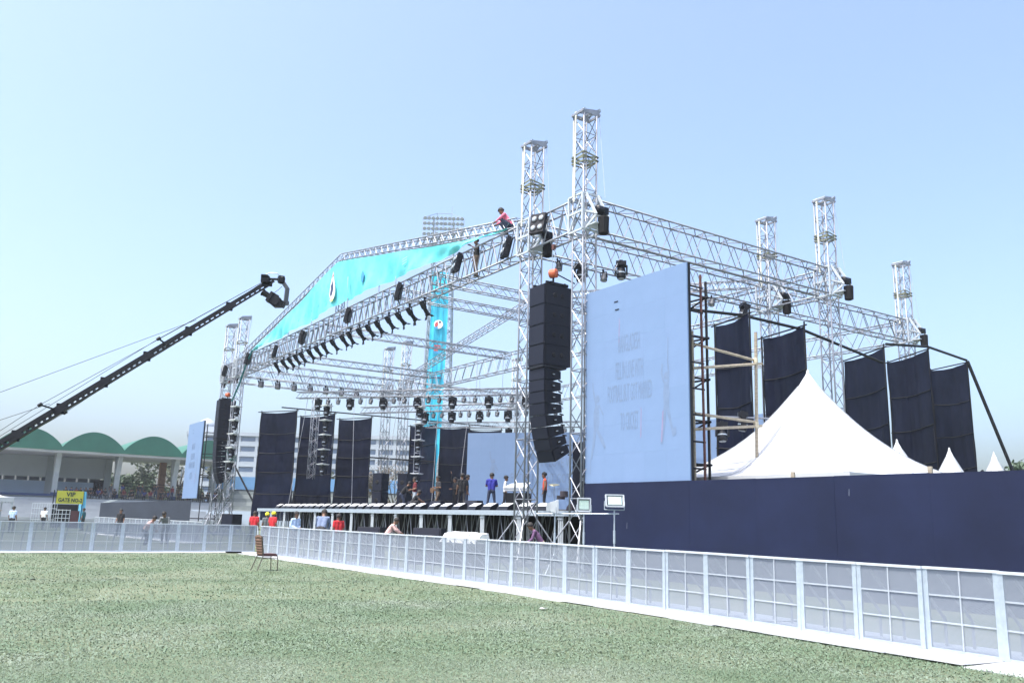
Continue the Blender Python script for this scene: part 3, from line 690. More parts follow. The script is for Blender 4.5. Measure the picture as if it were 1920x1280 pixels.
def silhouette(t, ox, oz, s, polys, m, y=-.0512):
    for k, p in enumerate(polys): MB().prism([(ox + x * s, y - .0006 * k, oz + z * s) for x, z in p], (0, -.0004, 0)).build('printed_figure', m, t)
def rnd(cx, cz, r): return [(cx + r * math.cos(a * .5236), cz + r * 1.2 * math.sin(a * .5236)) for a in range(12)]
def figure_left(t, ox, oz, s):      # a bowler leaning into his run, one arm high
    silhouette(t, ox, oz, s, [[(.20, 1.55), (.42, 1.5), (.52, 1.75), (.48, 2.2), (.42, 2.42), (.28, 2.42), (.18, 2.1)], rnd(.40, 2.62, .12), [(.28, 2.40), (.36, 2.44), (.20, 2.95), (.16, 3.25), (.11, 3.22), (.14, 2.85)], [(.44, 2.38), (.70, 2.0), (.74, 2.06), (.48, 2.44)],
        [(.20, 1.56), (.36, 1.54), (.26, 1.0), (.12, .52), (.03, .52), (.12, 1.0)], [(.32, 1.54), (.46, 1.54), (.72, 1.2), (.86, .92), (.78, .85), (.60, 1.08)], [(.02, .0), (.05, .0), (.06, .55), (.03, .55)]], FIGG)
def figure_right(t, ox, oz, s):     # a batsman with the bat held upright
    silhouette(t, ox, oz, s, [[(.18, 1.3), (.42, 1.3), (.46, 1.7), (.40, 2.1), (.22, 2.1), (.15, 1.7)], rnd(.32, 2.28, .12), [(.24, 2.08), (.16, 2.05), (.04, 2.4), (.10, 2.75), (.16, 2.7), (.13, 2.4)], [(.36, 2.7), (.41, 2.7), (.43, 3.6), (.40, 3.62)], [(.36, 2.08), (.44, 2.04), (.46, 2.4), (.42, 2.75), (.36, 2.72), (.40, 2.4)],
        [(.18, 1.32), (.32, 1.3), (.24, .7), (.12, .02), (.0, .02), (.12, .8)], [(.28, 1.32), (.42, 1.3), (.50, .9), (.60, .5), (.74, .55), (.74, .3), (.58, .22), (.44, .7), (.34, 1.0)]], FIGG)
    MB().prism([(ox + x * s, -.0575, oz + z * s) for x, z in [(.02, .08), (.09, .1), (.15, .75), (.17, 1.15), (.11, 1.1)]], (0, -.001, 0)).build('printed_stripe', LETTERR, t)
def content(t, W, Hh, k=1.):
    x = W * .46
    for body, z, wdt in (('BANGLADESH', 4.82, 1.12), ('FELL IN LOVE WITH', 3.87, 1.40), ('FOOTBALL BUT GOT MARRIED', 3.07, 2.27), ('TO CRICKET', 2.07, .90)):
        o = put_text(t, body, x * 1.0, z * k, .5 * k, LETTER); d = o.dimensions; o.scale = (wdt * k / max(d.x, .01), .62 * k / max(d.y, .01), 1)
    for xx, z0, z1 in ((W * .352, 4.75, 5.85), (W * .565, 1.45, 2.55)):
        MB().prism([(xx, -.0512, z0 * k), (xx + .05, -.0512, z0 * k + .1), (xx + .07, -.0512, z1 * k - .1), (xx + .035, -.0512, z1 * k)], (0, -.001, 0)).build('quote_mark', LETTERR, t)
    figure_left(t, W * .055, .35 * k, 1.02 * k); figure_right(t, W * .75, 1.2 * k, .98 * k)
    for xx, z in ((W * .33, 6.45), (W * .34, 6.15)): MB().box((xx, -.06, z * k), (.2, .004, .035)).build('dead_pixels', BLACK, t)
vw = screen('big pale blue video wall above the black hoarding, faded lettering on it', (-22.84, 18.45, 2.92), 0, 4.93, 6.72, 5, 7); content(vw, 4.93, 6.72, .947)
vw2 = screen('narrow distant pale video wall beside the grandstand', (-82.1, 18.95, 2.85), 0, 5.2, 6.75, 5, 7); content(vw2, 5.2, 6.75, .95)
dv = V(math.cos(rad(38)), math.sin(rad(38)), 0)
vw3 = screen('large pale blue video wall at the back of the stage behind the performers', (-53.4, 32.0, 2.5), rad(38), 13.0, 5.35, 13, 5)
for body, z in (('BANGLADESH', 4.4), ('FELL IN LOVE WITH', 3.2), ('FOOTBALL BUT GOT MARRIED', 2.1), ('TO CRICKET', 1.1)): put_text(vw3, body, 6.6, z, .62, LETTER, sx=.75, sz=1.5)
figure_left(vw3, 1.6, .3, 1.15)
vw4 = screen('grey-blue video wall behind the scaffold, mostly hidden by the drapes', (-36.0, 37.0, 2.0), 0, 6.2, 5.7, 6, 5)
# scaffolds behind the walls
def scaffold(label, x0, y0, wd, dp, hg, z0=0, m=STEEL_DARK, lv=5, group='scaffolds behind the video walls'):
    t = thing('scaffold_tower', label, 'scaffold', (x0, y0, 0), 0, group)
    for x in (0, wd):
        for y in (0, dp): MB().tube((x, y, z0), (x, y, hg), .045, None, 6).build('upright', m if (x + y) else RUST, t)
    for k in range(lv):
        z = z0 + (hg - z0) * (k + .6) / lv
        for y in (0, dp): MB().tube((-.1, y, z), (wd + .1, y, z), .035, None, 5).build('ledger', m, t)
        for x in (0, wd): MB().tube((x, -.1, z), (x, dp + .1, z), .035, None, 5).build('transom', m, t)
    for k in range(lv - 1):
        za = z0 + (hg - z0) * (k + .6) / lv; zb = z0 + (hg - z0) * (k + 1.6) / lv
        MB().tube((0, dp, za), (wd, dp, zb), .03, None, 5).build('brace', m, t)
    return t
scaffold('dark steel scaffold holding up the big video wall from behind', -22.3, 18.85, 3.9, .9, 9.35, 0, STEEL_DARK, 7)
for y in (20.0, 20.55):
    pass
scaffold('dark steel scaffold behind the narrow distant video wall', -81.6, 19.25, 4.7, 2.6, 9.3, 0, STEEL_DARK, 5)
t = thing('scaffold_ladder', 'rust red scaffold ladder at the open edge of the big video wall', 'scaffold', (0, 0, 0))
for (y, m) in ((18.66, STEEL_DARK), (19.22, RUST)): MB().tube((-18.08, y, 0), (-18.12, y, 9.42), .042, None, 6).build('upright', m, t)
for k in range(9): MB().tube((-18.1, 18.6, 2.5 + k * .81), (-18.1, 19.28, 2.5 + k * .81), .03, None, 5).build('rung', STEEL_DARK, t)
t = thing('bamboo_frame', 'lashed bamboo pole frame standing beside the big video wall', 'bamboo frame', (0, 0, 0))
def bamboo(a, b, r=.045):
    a = V(*a); b = V(*b); n = max(2, int((b - a).length / .45)); mb = MB()
    prof = []
    L_ = (b - a).length
    for k in range(n):
        t0 = L_ * k / n; t1 = L_ * (k + 1) / n
        prof += [(t0 + .012, r * 1.12), (t0 + .03, r), (t1 - .03, r * .97), (t1 - .006, r * 1.05)]
    mb.lathe(prof, a, (b - a), 8); return mb.build('pole', BAMBOO, t)
bamboo((-18.56, 22.0, 0), (-18.31, 22.0, 8.0), .055)
for a, b in (((-18.25, 18.9, 6.39), (-18.35, 22.3, 6.97)), ((-18.25, 19.0, 7.18), (-18.4, 22.1, 7.05)), ((-18.25, 18.9, 4.50), (-18.45, 22.3, 4.90)), ((-18.25, 19.0, 5.0), (-18.45, 22.1, 5.0)), ((-18.3, 19.0, 0), (-18.3, 19.0, 7.6))): bamboo(a, b)
for z in (4.9, 7.02): MB().lathe([(-.1, .07), (-.05, .085), (.05, .085), (.1, .07)], (-18.42 + (z - 4.9) * .03, 22.0, z), (0, 0, 1), 7).build('rope_lashing', mat('hemp_rope', (.55, .5, .38), .9), t)

# ------------------------------------------------------------------ black hoardings
HOARD = mat('navy_black_vinyl', (.0085, .0135, .045), .6, 0, .2, .5, bump=.5, bscale=.9, spec=.28)
t = thing('hoarding_wall', 'long plain navy black hoarding wall under the big video wall', 'wall', (0, 18.32, 0))
xs = -22.75
k = 0
while xs < 4:
    ww = 2.44; MB().box((xs + ww / 2, random.uniform(-.004, .004), 1.465 - .003 * k + random.uniform(-.006, .006)), (ww - .003, .04, 2.93)).build('board', HOARD, t); xs += ww; k += 1
MB().box((-10, .10, 2.7), (25, .08, .08)).build('rear_rail', BAMBOO, t)
for x in (-14.3, -10.6): MB().tube((x, .12, 0), (x, .12, 3.07), .06, None, 7).build('stub_post', BAMBOO, t)
for x, z, s in ((-12.6, 2.45, .15), (-20.7, 2.2, .11), (-20.6, 1.5, .18)): MB().prism([(x, -.026, z), (x + .02, -.026, z - .02), (x + .03, -.026, z + s), (x + .015, -.026, z + s)], (0, .002, 0)).build('scuff', mat('pale_scuff', (.12, .14, .2), .7), t)
GREYW = mat('grey_hoarding_cloth', (.075, .085, .115), .6, 0, .12, .8, bump=.15, bscale=2.)
t = thing('hoarding_wall', 'lower grey hoarding wall below the narrow distant video wall', 'wall', (0, 0, 0))
MB().prism([(-80.2, 11.9, 0), (-78.9, 19.0, 0), (-78.9, 19.0, 2.68), (-80.2, 11.9, 2.24)], (-.08, .01, 0)).build('cloth_face', GREYW, t)
for k in range(6):
    q = k / 5; MB().tube((-80.33 + 1.3 * q, 11.95 + 7 * q, 0), (-80.33 + 1.3 * q, 11.95 + 7 * q, 2.2 + .42 * q), .04, None, 5).build('rear_post', STEEL_DARK, t)
MB().prism([(-80.15, 11.9, 2.24), (-80.1, 12.5, 2.28), (-80.0, 13.2, 2.5), (-80.05, 12.6, 2.5)], (.02, 0, 0)).build('loose_corner', COVER, t)

# ------------------------------------------------------------------ black drapes on poles
DRAPE = cloth_mat('black_mesh_drape', (.003, .0048, .0155), (.0075, .0105, .029), trans=.012)
DRAPE.node_tree.nodes['Principled BSDF'].inputs['Specular IOR Level'].default_value = .1
def drape(label, a, b, ztop, zbot, seed, group):
    rr = random.Random(seed); a = V(*a); b = V(*b); d = (b - a); nrm = V(-d.y, d.x, 0).normalized()
    t = thing('stage_drape', label, 'drape', (a.x, a.y, 0), 0, group)
    ph = [rr.uniform(0, 6) for _ in range(6)]
    def fn(u, v):
        z = ztop + (zbot - ztop) * v
        z -= .10 * math.sin(math.pi * u) * (1 - v) * 1.2
        bul = .22 * math.sin(math.pi * v) * math.sin(math.pi * u + .3) + .05 * math.sin(u * 9 + ph[0] + v * 2) * (.3 + v) + .03 * math.sin(v * 17 + ph[1] + u * 3) + .02 * math.sin(u * 25 + ph[2])
        shr = .10 * math.sin(v * math.pi * 1.3 + ph[3]) * (u - .5)
        q = d * ((u - .5) * (1.0 + .13 * v) + .5 + shr * .3) + nrm * bul
        return (q.x, q.y, z)
    MB().grid(fn, 22, 44).build('cloth', DRAPE, t, smooth=True)
    MB().tube((0, 0, 0), (0, 0, ztop + .12), .04, None, 6).build('pole', STEEL_DARK, t)
    MB().tube((d.x, d.y, 0), (d.x, d.y, ztop + .2), .04, None, 6).build('pole', STEEL_DARK, t)
    MB().tube((-.1 * d.x, -.1 * d.y, ztop + .03), (d.x * 1.05, d.y * 1.05, ztop + .03), .035, None, 6).build('top_rail', STEEL_DARK, t)
    for v in (.2, .38, .56, .76):
        z = ztop + (zbot - ztop) * v
        dv2 = rr.uniform(-.012, .012); MB().path([V(*fn(q / 11, v + dv2 * (q / 11 - .5))) - nrm * .02 for q in range(12)], .022, 4).build('seam', STEEL_DARK, t)
    return t
LD = [((-64.5, 20.08), (-61.47, 21.79), 9.29, 'black drape panel nearest the far front towers, first from the left'), ((-64.5, 23.2), (-60.75, 24.51), 9.23, 'black drape panel behind the hanging drop truss'), ((-64.5, 26.47), (-61.45, 27.89), 9.3, 'black drape panel left of the bare tree, third from the left'),
      ((-64.5, 32.91), (-61.34, 33.7), 9.27, 'black drape panel behind the man in the maroon shirt'), ((-64.5, 35.82), (-61.46, 36.91), 9.32, 'black drape panel beside the stage video wall, behind the man waving'), ((-64.5, 38.81), (-62.36, 40.76), 9.42, 'black drape whose top just shows over the stage video wall')]
for k, (a, b, z, lb) in enumerate(LD): drape(lb, (*a, 0), (*b, 0), z, 1.2, 10 + k, 'drapes on the far side of the stage')
RD = [((-25.5, 27.9), (-22.97, 27.24), 10.35, 'black drape panel nearest the big video wall, first on the tent side'), ((-25.5, 31.04), (-22.62, 30.36), 10.23, 'black drape panel directly left of the tent peak'), ((-26.5, 38.62), (-23.1, 36.98), 10.23, 'black drape panel just right of the tent peak'),
      ((-26.5, 42.73), (-23.15, 40.94), 10.69, 'black drape panel between the two others above the small tent peaks'), ((-26.5, 46.96), (-23.92, 46.09), 10.75, 'rearmost black drape panel with the slanting pole')]
for k, (a, b, z, lb) in enumerate(RD): drape(lb, (*a, 0), (*b, 0), z, .6, 30 + k, 'drapes on the tent side of the stage')
def pole(label, pts, r=.07, m=STEEL_DARK, group='black poles of the drapes'):
    o = MB().path([V(*p) for p in pts], r, 7).build('prop_pole', m); return tag(o, label, 'pole', group)
pole('long black pole joining the drape tops down the tent side', [(-24.2, 22.3, 10.2), (-23.6, 27.5, 10.45), (-23.0, 30.6, 10.2), (-23.0, 36.6, 9.45)], .065)
pole('black pole joining the tops of the two rearmost drapes', [(-23.1, 37.2, 10.45), (-23.2, 41.0, 10.85), (-23.95, 46.1, 10.9)], .065)
pole('slanting black pole propping the rearmost drape on its outer side', [(-23.9, 46.1, 10.85), (-22.1, 49.3, .05)], .09)
pole('short slanting black pole low beside the rearmost drape', [(-23.9, 46.6, 4.9), (-23.4, 49.0, 2.6)], .09)
pole('long black pole joining the drape tops on the far side', [(-61.5, 20.6, 9.45), (-61.2, 28.0, 9.45), (-61.3, 37.0, 9.5), (-61.6, 41.0, 9.6)], .05)
pole('black pole crossing the gap at mid height between two far drapes', [(-61.5, 28.0, 6.2), (-61.5, 33.6, 6.2)], .06)
pole('slanting black prop behind the far tower towards the first far drape', [(-67.2, 18.9, 5.7), (-64.6, 20.0, 2.6)], .07)

# ------------------------------------------------------------------ tents
TENT = mat('white_tent_vinyl', (.47, .49, .52), .5, 0, .05, 1.2, bump=.1, bscale=3.)
def tent(label, cx, cy, half, eave, apex, rot=0, name='tent', power=2.05, group='white peaked tents', valance=.3):
    t = thing(name, label, 'tent', (cx, cy, 0), rot, group)
    N = 48; Rr = 16; mb = MB(); vs_ = []; fs = []
    for j in range(Rr + 1):
        v = j / Rr
        for k in range(N):
            a = 2 * math.pi * k / N
            c, s = math.cos(a), math.sin(a); m = max(abs(c), abs(s))
            sq = 1 / m; rr = (1 - .75 * (1 - v)) * sq + .75 * (1 - v)
            rad_ = half * v * (rr if v > .1 else 1.) + .06 * (1 - v)
            z = eave + (apex - eave) * (1 - v) ** power
            crease = .06 * v * (1 - v) * 4 * (abs(math.sin(2 * a)) - .5)
            vs_.append((c * rad_, s * rad_, z - crease))
    for j in range(Rr):
        for k in range(N): fs.append((j * N + k, j * N + (k + 1) % N, (j + 1) * N + (k + 1) % N, (j + 1) * N + k))
    fs.append(tuple(range(N - 1, -1, -1)))
    mb.add(vs_, [tuple(reversed(f)) for f in fs]); mb.build('canopy', TENT, t, smooth=True)
    for a in range(8):
        k = a * N // 8; pts = [V(*vs_[j * N + k]) + V(0, 0, .012) for j in range(1, Rr + 1)]
        MB().path(pts, .012, 4).build('seam', mat('tent_seam', (.30, .33, .38), .6), t)
    vm = MB(); n = 24
    for s in range(4):
        Rm = Matrix.Rotation(s * math.pi / 2, 3, 'Z')
        pts = []
        for k in range(n * 2 + 1):
            x = -half + 2 * half * k / (n * 2); pts.append((x, eave - valance - (.07 if k % 2 else 0)))
        for (xa, za), (xb, zb) in zip(pts[:-1], pts[1:]):
            q = [Rm @ V(xa, half, eave), Rm @ V(xb, half, eave), Rm @ V(xb, half + .01, zb), Rm @ V(xa, half + .01, za)]; vm.add(q, [(0, 1, 2, 3)])
    vm.build('valance', TENT, t)
    for i in (-1, 1):
        for j in (-1, 1): MB().tube((i * (half - .08), j * (half - .08), 0), (i * (half - .08), j * (half - .08), eave), .045, None, 7).build('leg', WHITE_STEEL, t)
    MB().lathe([(0, .07), (.12, .05), (.2, .015)], (0, 0, apex - .03), (0, 0, 1), 8).build('finial', TENT, t)
    return t
tent('big white peaked tent behind the hoarding, largest of all', -18.35, 24.7, 4.55, 3.15, 6.9, 0, power=1.9)
tent('small white tent peak right beside the big tent', -20.8, 33.8, 2.1, 2.7, 5.3, 0, power=1.7)
tent('small white tent peak in front of the rearmost drape', -21.25, 38.7, 1.85, 2.7, 5.3, 0, power=1.7)
tent('small white tent peak farthest to the picture\'s right', -22.2, 44.6, 1.85, 2.7, 5.55, 0, power=1.7)
tent('white canopy with scalloped edge at the picture\'s left border', -72.4, 2.5, 2.1, 2.35, 3.9, .1)

# ------------------------------------------------------------------ grandstand
GS = thing('grandstand', 'white grandstand with green arched roof at the picture\'s left', 'grandstand', (0, 0, 0))
CONC = mat('pale_concrete', (.33, .35, .37), .8, 0, .12, .4, bump=.1, bscale=5)
GREEN = mat('green_roof_paint', (.026, .125, .088), .6, 0, .15, .3)
BW = 7.62; YC0 = 5.7; XF = -130.
colY = [YC0 + BW * k for k in range(5)]
soff = mat('white_soffit', (.42, .41, .42), .8, 0, .06, .5)
for k in range(5):
    ya = -1.92 + BW * k; yb = ya + BW; n = 22
    prof = []
    for q in range(n + 1):
        u = q / n; prof.append((ya + BW * u, 9.72 + 2.2 * max(0., math.sin(math.pi * u)) ** .8))
    # barrel vault
    mb = MB(); vs_ = []; fs = []
    for x in (XF + 3.2, XF - 13):
        for y, z in prof: vs_.append((x, y, z))
        for y, z in prof: vs_.append((x, y, z - .25))
    N2 = n + 1
    for q in range(n):
        a, b = q, q + 1
        fs += [(a, b, b + 2 * N2, a + 2 * N2), (a + N2, a + 3 * N2, b + 3 * N2, b + N2)]
    mb.add(vs_, fs); mb.build('vault', GREEN, GS, smooth=False)
    # arched front fascia
    MB().prism([(XF + 3.2, y, z) for y, z in prof] + [(XF + 3.2, yb, 9.25), (XF + 3.2, ya, 9.25)], (.15, 0, 0)).build('fascia', GREEN, GS)
    MB().box((XF - 4.9, (ya + yb) / 2, 9.1), (16.2, BW - .01, .25)).build('soffit', soff, GS)
for y in colY:
    MB().prism([(XF - .35, y - .32, 3.3), (XF + .35, y - .32, 3.3), (XF + .45, y - .32, 6.5), (XF + 1.4, y - .32, 8.98), (XF - 1.5, y - .32, 8.98), (XF - .45, y - .32, 6.5)], (0, .64, 0)).build('column', CONC, GS)
    MB().box((XF, y, 3.55), (.9, .74, .5)).build('column_base', mat('navy_paint', (.02, .04, .12), .6), GS)
    MB().box((XF - 8.2, y, 6.1), (.8, .9, 5.7)).build('rear_column', mat('brown_brick', (.26, .14, .09), .8, 0, .2, 3.) if 28 < y < 29 else CONC, GS)
MB().box((XF - 8.6, 9.6, 7.55), (.3, 23.0, 2.9)).build('rear_wall', mat('grey_wall_paint', (.46, .48, .52), .85, 0, .06, .3), GS)
MB().box((XF - 8.0, 9.6, 4.4), (.3, 23.0, 2.1)).build('press_box_wall', mat('blue_grey_wall', (.33, .40, .50), .8, 0, .08, .3), GS)
for k in range(14):
    y = -.9 + k * 1.55
    wn = MB().box((XF - 8.15, y, 5.76), (.12, 1.42, .62)).build('window', CONC, GS)
    MB().box((XF - 8.07, y, 5.76), (.04, 1.2, .48)).build('pane', mat('dark_window_glass', (.035, .045, .06), .1, 0, .3, 2.), wn)
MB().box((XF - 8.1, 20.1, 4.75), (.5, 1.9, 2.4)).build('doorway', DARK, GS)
MB().box((XF - 4.5, 13.3, 3.15), (9.6, 46.0, .3)).build('concourse', CONC, GS)
for k in range(7):
    MB().box((XF + 1.0 + 1.2 * k, 13.3, 2.9 * (7 - k) / 7 / 2 + .15), (1.22, 46.0, 2.9 * (7 - k) / 7)).build('terrace_step', CONC, GS)
MB().box((XF + .55, 9.0, 3.45), (.08, 9.6, .3)).build('parapet', mat('navy_paint', (.02, .04, .12), .6), GS)
rl = MB()
for z in (4.2, 4.6): rl.tube((XF - 7.8, 21.5, z + 1), (XF - 7.8, 36, z + 1), .04, None, 5)
rl.build('rear_railing', STEEL_DARK, GS)

# VIP gate
t = thing('entrance_gate', 'yellow VIP gate banner over a blue cloth tunnel', 'gate', (-85, 0, 0))
for y in (9.0, 11.1):
    for x in (0, -2.2): MB().tube((x, y, 0), (x, y, 3.3), .05, None, 6).build('post', STEEL_DARK, t)
MB().box((.06, 10.06, 2.66), (.04, 2.12, 1.12)).build('banner', mat('olive_yellow_vinyl', (.46, .45, .05), .6, 0, .08, 2.), t)
for body, z, s in (('VIP', 2.90, .52), ('GATE NO-2', 2.40, .46)):
    o = link('lettering', text_mesh(body, s, mat('dark_teal_print', (.008, .025, .035), .6), extrude=.004, bold=.014), t, (.09, 10.1, z)); o.rotation_euler = (rad(90), 0, rad(90)); o.scale = (.80 if len(body) > 4 else 1.0, 1, 1)
BLUEC = mat('sky_blue_cloth', (.10, .36, .55), .8, 0, .15, 2., bump=.3, bscale=4)
MB().grid(lambda u, v: (.05 + .05 * math.sin(v * 5 + u * 4), 11.1 + .35 * u * (1 - v * .3) , 3.2 * v), 6, 10).build('side_cloth', BLUEC, t)
MB().prism([(0, 11.12, 0), (-2.4, 11.12, 0), (-2.4, 11.12, 3.2), (0, 11.12, 3.2)], (0, .03, 0)).build('side_cloth', BLUEC, t)
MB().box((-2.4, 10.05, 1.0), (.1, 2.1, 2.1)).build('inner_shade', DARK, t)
rb = MB()
for k in range(4): rb.tube((-.3, 9.0, .5 + k * .35), (-.3, 10.3, .5 + k * .35), .03, None, 5)
for k in range(5): rb.tube((-.3, 9.05 + k * .3, .0), (-.3, 9.05 + k * .3, 1.6), .03, None, 5)
rb.build('railing', WHITE_STEEL, t)
MB().box((-.2, 10.65, .75), (.06, .7, 1.5)).build('gate_leaf', mat('maroon_paint', (.09, .035, .04), .7), t)
t = thing('lattice_fence', 'white lattice fence panel between the small canopy and the VIP gate', 'fence', (-80, 6.8, 0), 0)
for k in range(11): MB().tube((0, k * .18, 0), (0, k * .18, 2.05), .02, None, 5).build('bar', WHITE_STEEL, t)
for z in (.3, .75, 1.2, 1.65, 2.05): MB().tube((0.02, 0, z), (.02, 1.8, z), .02, None, 5).build('rail', WHITE_STEEL, t)

# ------------------------------------------------------------------ far stadium terrace, building, floodlight mast
TER = thing('stadium_terrace', 'low stadium terrace with a light blue fascia behind the far drapes', 'terrace', (-126, 30.5, 0), math.atan2(24.1, 15.9))
LT_ = 46.0
BEI = [mat('weathered_concrete', (.17, .19, .19), .85, 0, .2, .6), mat('pale_step', (.26, .28, .27), .85, 0, .15, .6)]
for k in range(9):
    z = .55 + k * .55; MB().box((LT_ / 2, 1.0 + k * .9, z / 2), (LT_, .9, z)).build('step', BEI[k % 2], TER)
MB().box((LT_ / 2, 9.3, 6.2), (LT_, .25, 1.9)).build('fascia', mat('light_blue_fascia', (.12, .26, .46), .7, 0, .12, .4), TER)
MB().box((LT_ / 2, 9.7, 2.6), (LT_, .4, 5.2)).build('rear_wall', BEI[0], TER)
o = MB().box((LT_ / 2, 0, 1.0), (LT_, .15, 2.0)).build('front_wall', mat('white_board', (.34, .40, .47), .8, 0, .1, .2), TER)
BLD = thing('office_building', 'pale multi-storey building with ribbon windows behind the stadium', 'building', (-312.0, 74.0, 0), math.atan2(59, 40))
BWH = mat('building_white', (.36, .40, .46), .8, 0, .08, .05)
BL = 78.
for k in range(8):
    MB().box((BL / 2, 0, k * 3.5 + .8), (BL, 12, 1.6)).build('spandrel', BWH, BLD)
    MB().box((BL / 2, .3, k * 3.5 + 2.55), (BL - .5, 11, 1.9)).build('wall', mat('building_shade', (.30, .34, .41), .8), BLD)
    for q in range(13):
        wn = MB().box((3 + q * 6, -5.3, k * 3.5 + 2.55), (5.0, .3, 1.8)).build('window', mat('window_frame', (.5, .53, .56), .7), BLD)
        MB().box((3 + q * 6, -5.5, k * 3.5 + 2.55), (4.7, .2, 1.5)).build('pane', mat('blue_window_glass', (.10, .15, .24), .15, 0, .3, .1), wn)
    for q in range(14): MB().box((q * 6, -5.6, k * 3.5 + 2.55), (.9, .8, 1.9)).build('pier', BWH, BLD)
MB().box((BL / 2, 0, 28.6), (BL + 1, 12.8, 1.2)).build('roof', BWH, BLD)
MB().box((BL * .1, 0, 30.2), (8, 6, 2.4)).build('roof_hut', BWH, BLD)
MB().lathe([(0, 3.2), (.8, 3.1), (2.0, 2.3), (2.8, 1.0), (3.1, .1)], (4, 0, 31.4), (0, 0, 1), 16).build('roof_dome', BWH, BLD, smooth=True)

MX, MY = -108.5, 59.4
yaw_m = math.atan2(-MX, MY) * 0 + math.atan2(-MY, -MX)   # facing the camera side of the field
MAST = thing('floodlight_mast', 'stadium floodlight mast rising behind the stage, lamps at its top', 'mast', (MX, MY, 0), math.atan2(-.545, .838) + rad(90))
def mleg(i, j, z):
    hw = 2.3 - (2.3 - 1.55) * z / 41; return V(i * hw, j * hw, z)
for i in (-1, 1):
    for j in (-1, 1): MB().tube(mleg(i, j, 0), mleg(i, j, 46.2), .15, .10, 6).build('leg', GALV, MAST)
mb = MB(); nz = 22
for k in range(nz):
    za, zb = 42 * k / nz, 42 * (k + 1) / nz
    for (a, b) in (((-1, -1), (1, -1)), ((1, -1), (1, 1)), ((1, 1), (-1, 1)), ((-1, 1), (-1, -1))):
        mb.tube(mleg(*a, za), mleg(*b, zb), .06, None, 4, False); mb.tube(mleg(*b, za), mleg(*a, zb), .06, None, 4, False); mb.tube(mleg(*a, zb), mleg(*b, zb), .06, None, 4, False)
o = mb.build('lacing', GALV, MAST); o['kind'] = 'stuff'
hf = MB()
for k in range(6): hf.bar((-3.1, -1.75, 41.9 + k * .83), (3.1, -1.75, 41.9 + k * .83), .09, .09)
for x in (-3.1, -1.55, 0, 1.55, 3.1): hf.bar((x, -1.75, 41.7), (x, -1.75, 46.2), .08, .08)
hf.bar((-3.1, -1.7, 46.2), (-1.1, 0, 47.6), .09); hf.bar((3.1, -1.7, 46.2), (1.1, 0, 47.6), .09); hf.bar((-1.1, 0, 47.6), (1.1, 0, 47.6), .09); hf.tube((1.1, 0, 47.6), (1.1, 0, 48.8), .04); hf.tube((-1.1, 0, 45), (-1.1, 0, 47.6), .05); hf.tube((1.1, 0, 45), (1.1, 0, 47.6), .05)
head = hf.build('lamp_frame', GALV, MAST)
lm = MB().use(mat('lamp_shell', (.30, .33, .38), .5, .4)).lathe([(-.28, .1), (-.2, .24), (0, .29), (.03, .27)], (0, 0, 0), (0, -1, -.25), 10).use(LENS).lathe([(0, .25), (.01, .24)], (0, -.04, -.01), (0, -1, -.25), 10)
lme = lm.mesh('floodlight')
for i in range(10):
    for j in range(6): link('floodlight', lme, MAST, (-2.8 + i * .62, -1.95, 41.95 + j * .83))
CY = cloth_mat('cyan_banner_cloth', (.04, .42, .62), (.07, .52, .70))
bn = thing('mast_banner', 'tall narrow blue banner hanging down the floodlight mast', 'banner', (MX, MY, 0), MAST.rotation_euler.z)
def mbf(u, v):
    z = 37.5 - 28.5 * v; x = -1.32 + 2.5 * u + .1 * math.sin(v * 6)
    y = -2.36 + (-.35 if z < 20 else -.35 * (1 - (z - 20) / 20)) + .05 * math.sin(u * 16) + .07 * math.sin(v * 30 + u * 2)
    if v > .9: x = x * (1 - (v - .9) * 5)
    return (x, y - .12, z)
MB().grid(mbf, 24, 70).build('cloth', CY, bn, smooth=True)
for x in (-.6, 0, .65): MB().tube((x, -2.86, 36), (x, -2.96, 14), .03, None, 4).build('seam', mat('banner_seam', (.03, .27, .42), .8), bn)
MB().path([(.35, -2.8, 12), (.3, -2.85, 8), (.2, -2.8, 5.5)], .3, 5).build('banner_tail', CY, bn)
def disc(parent, x, y, z, r, m, name, n=16, a0=0, a1=2 * math.pi):
    pts = [(x + r * math.cos(a0 + (a1 - a0) * k / n), y, z + r * math.sin(a0 + (a1 - a0) * k / n)) for k in range(n if a1 - a0 > 6 else n + 1)]
    if a1 - a0 < 6: pts.append((x, y, z))
    MB().prism(pts, (0, -.01, 0)).build(name, m, parent)
disc(bn, .0, -2.98, 29.4, .66, EMB, 'emblem'); disc(bn, -.02, -3.0, 29.3, .5, EMBR, 'emblem_red_field', 8, rad(100), rad(230)); disc(bn, .1, -3.0, 29.55, .36, EMBN, 'emblem_dark_field', 8, rad(20), rad(100)); disc(bn, -.1, -3.0, 29.1, .4, EMBB, 'emblem_blue_field', 8, rad(200), rad(280))
for k, (xa, xb) in enumerate(((-.5, .45), (-.35, .5), (-.5, .1), (-.5, .4))): MB().box(((xa + xb) / 2, -2.99, 26.2 - k * .33), (xb - xa, .01, .2)).build('printed_line', EMBR if k < 3 else EMBB, bn)
MB().box((0, -3.0, 21.5), (1.5, .01, .22)).build('printed_line', EMBN, bn)
o = MB().tube((MX, MY, 0), (MX + .1, MY - 3, 0.01), .01).build('mast_footing', CONC); o.data.clear_geometry(); bpy.data.objects.remove(o)

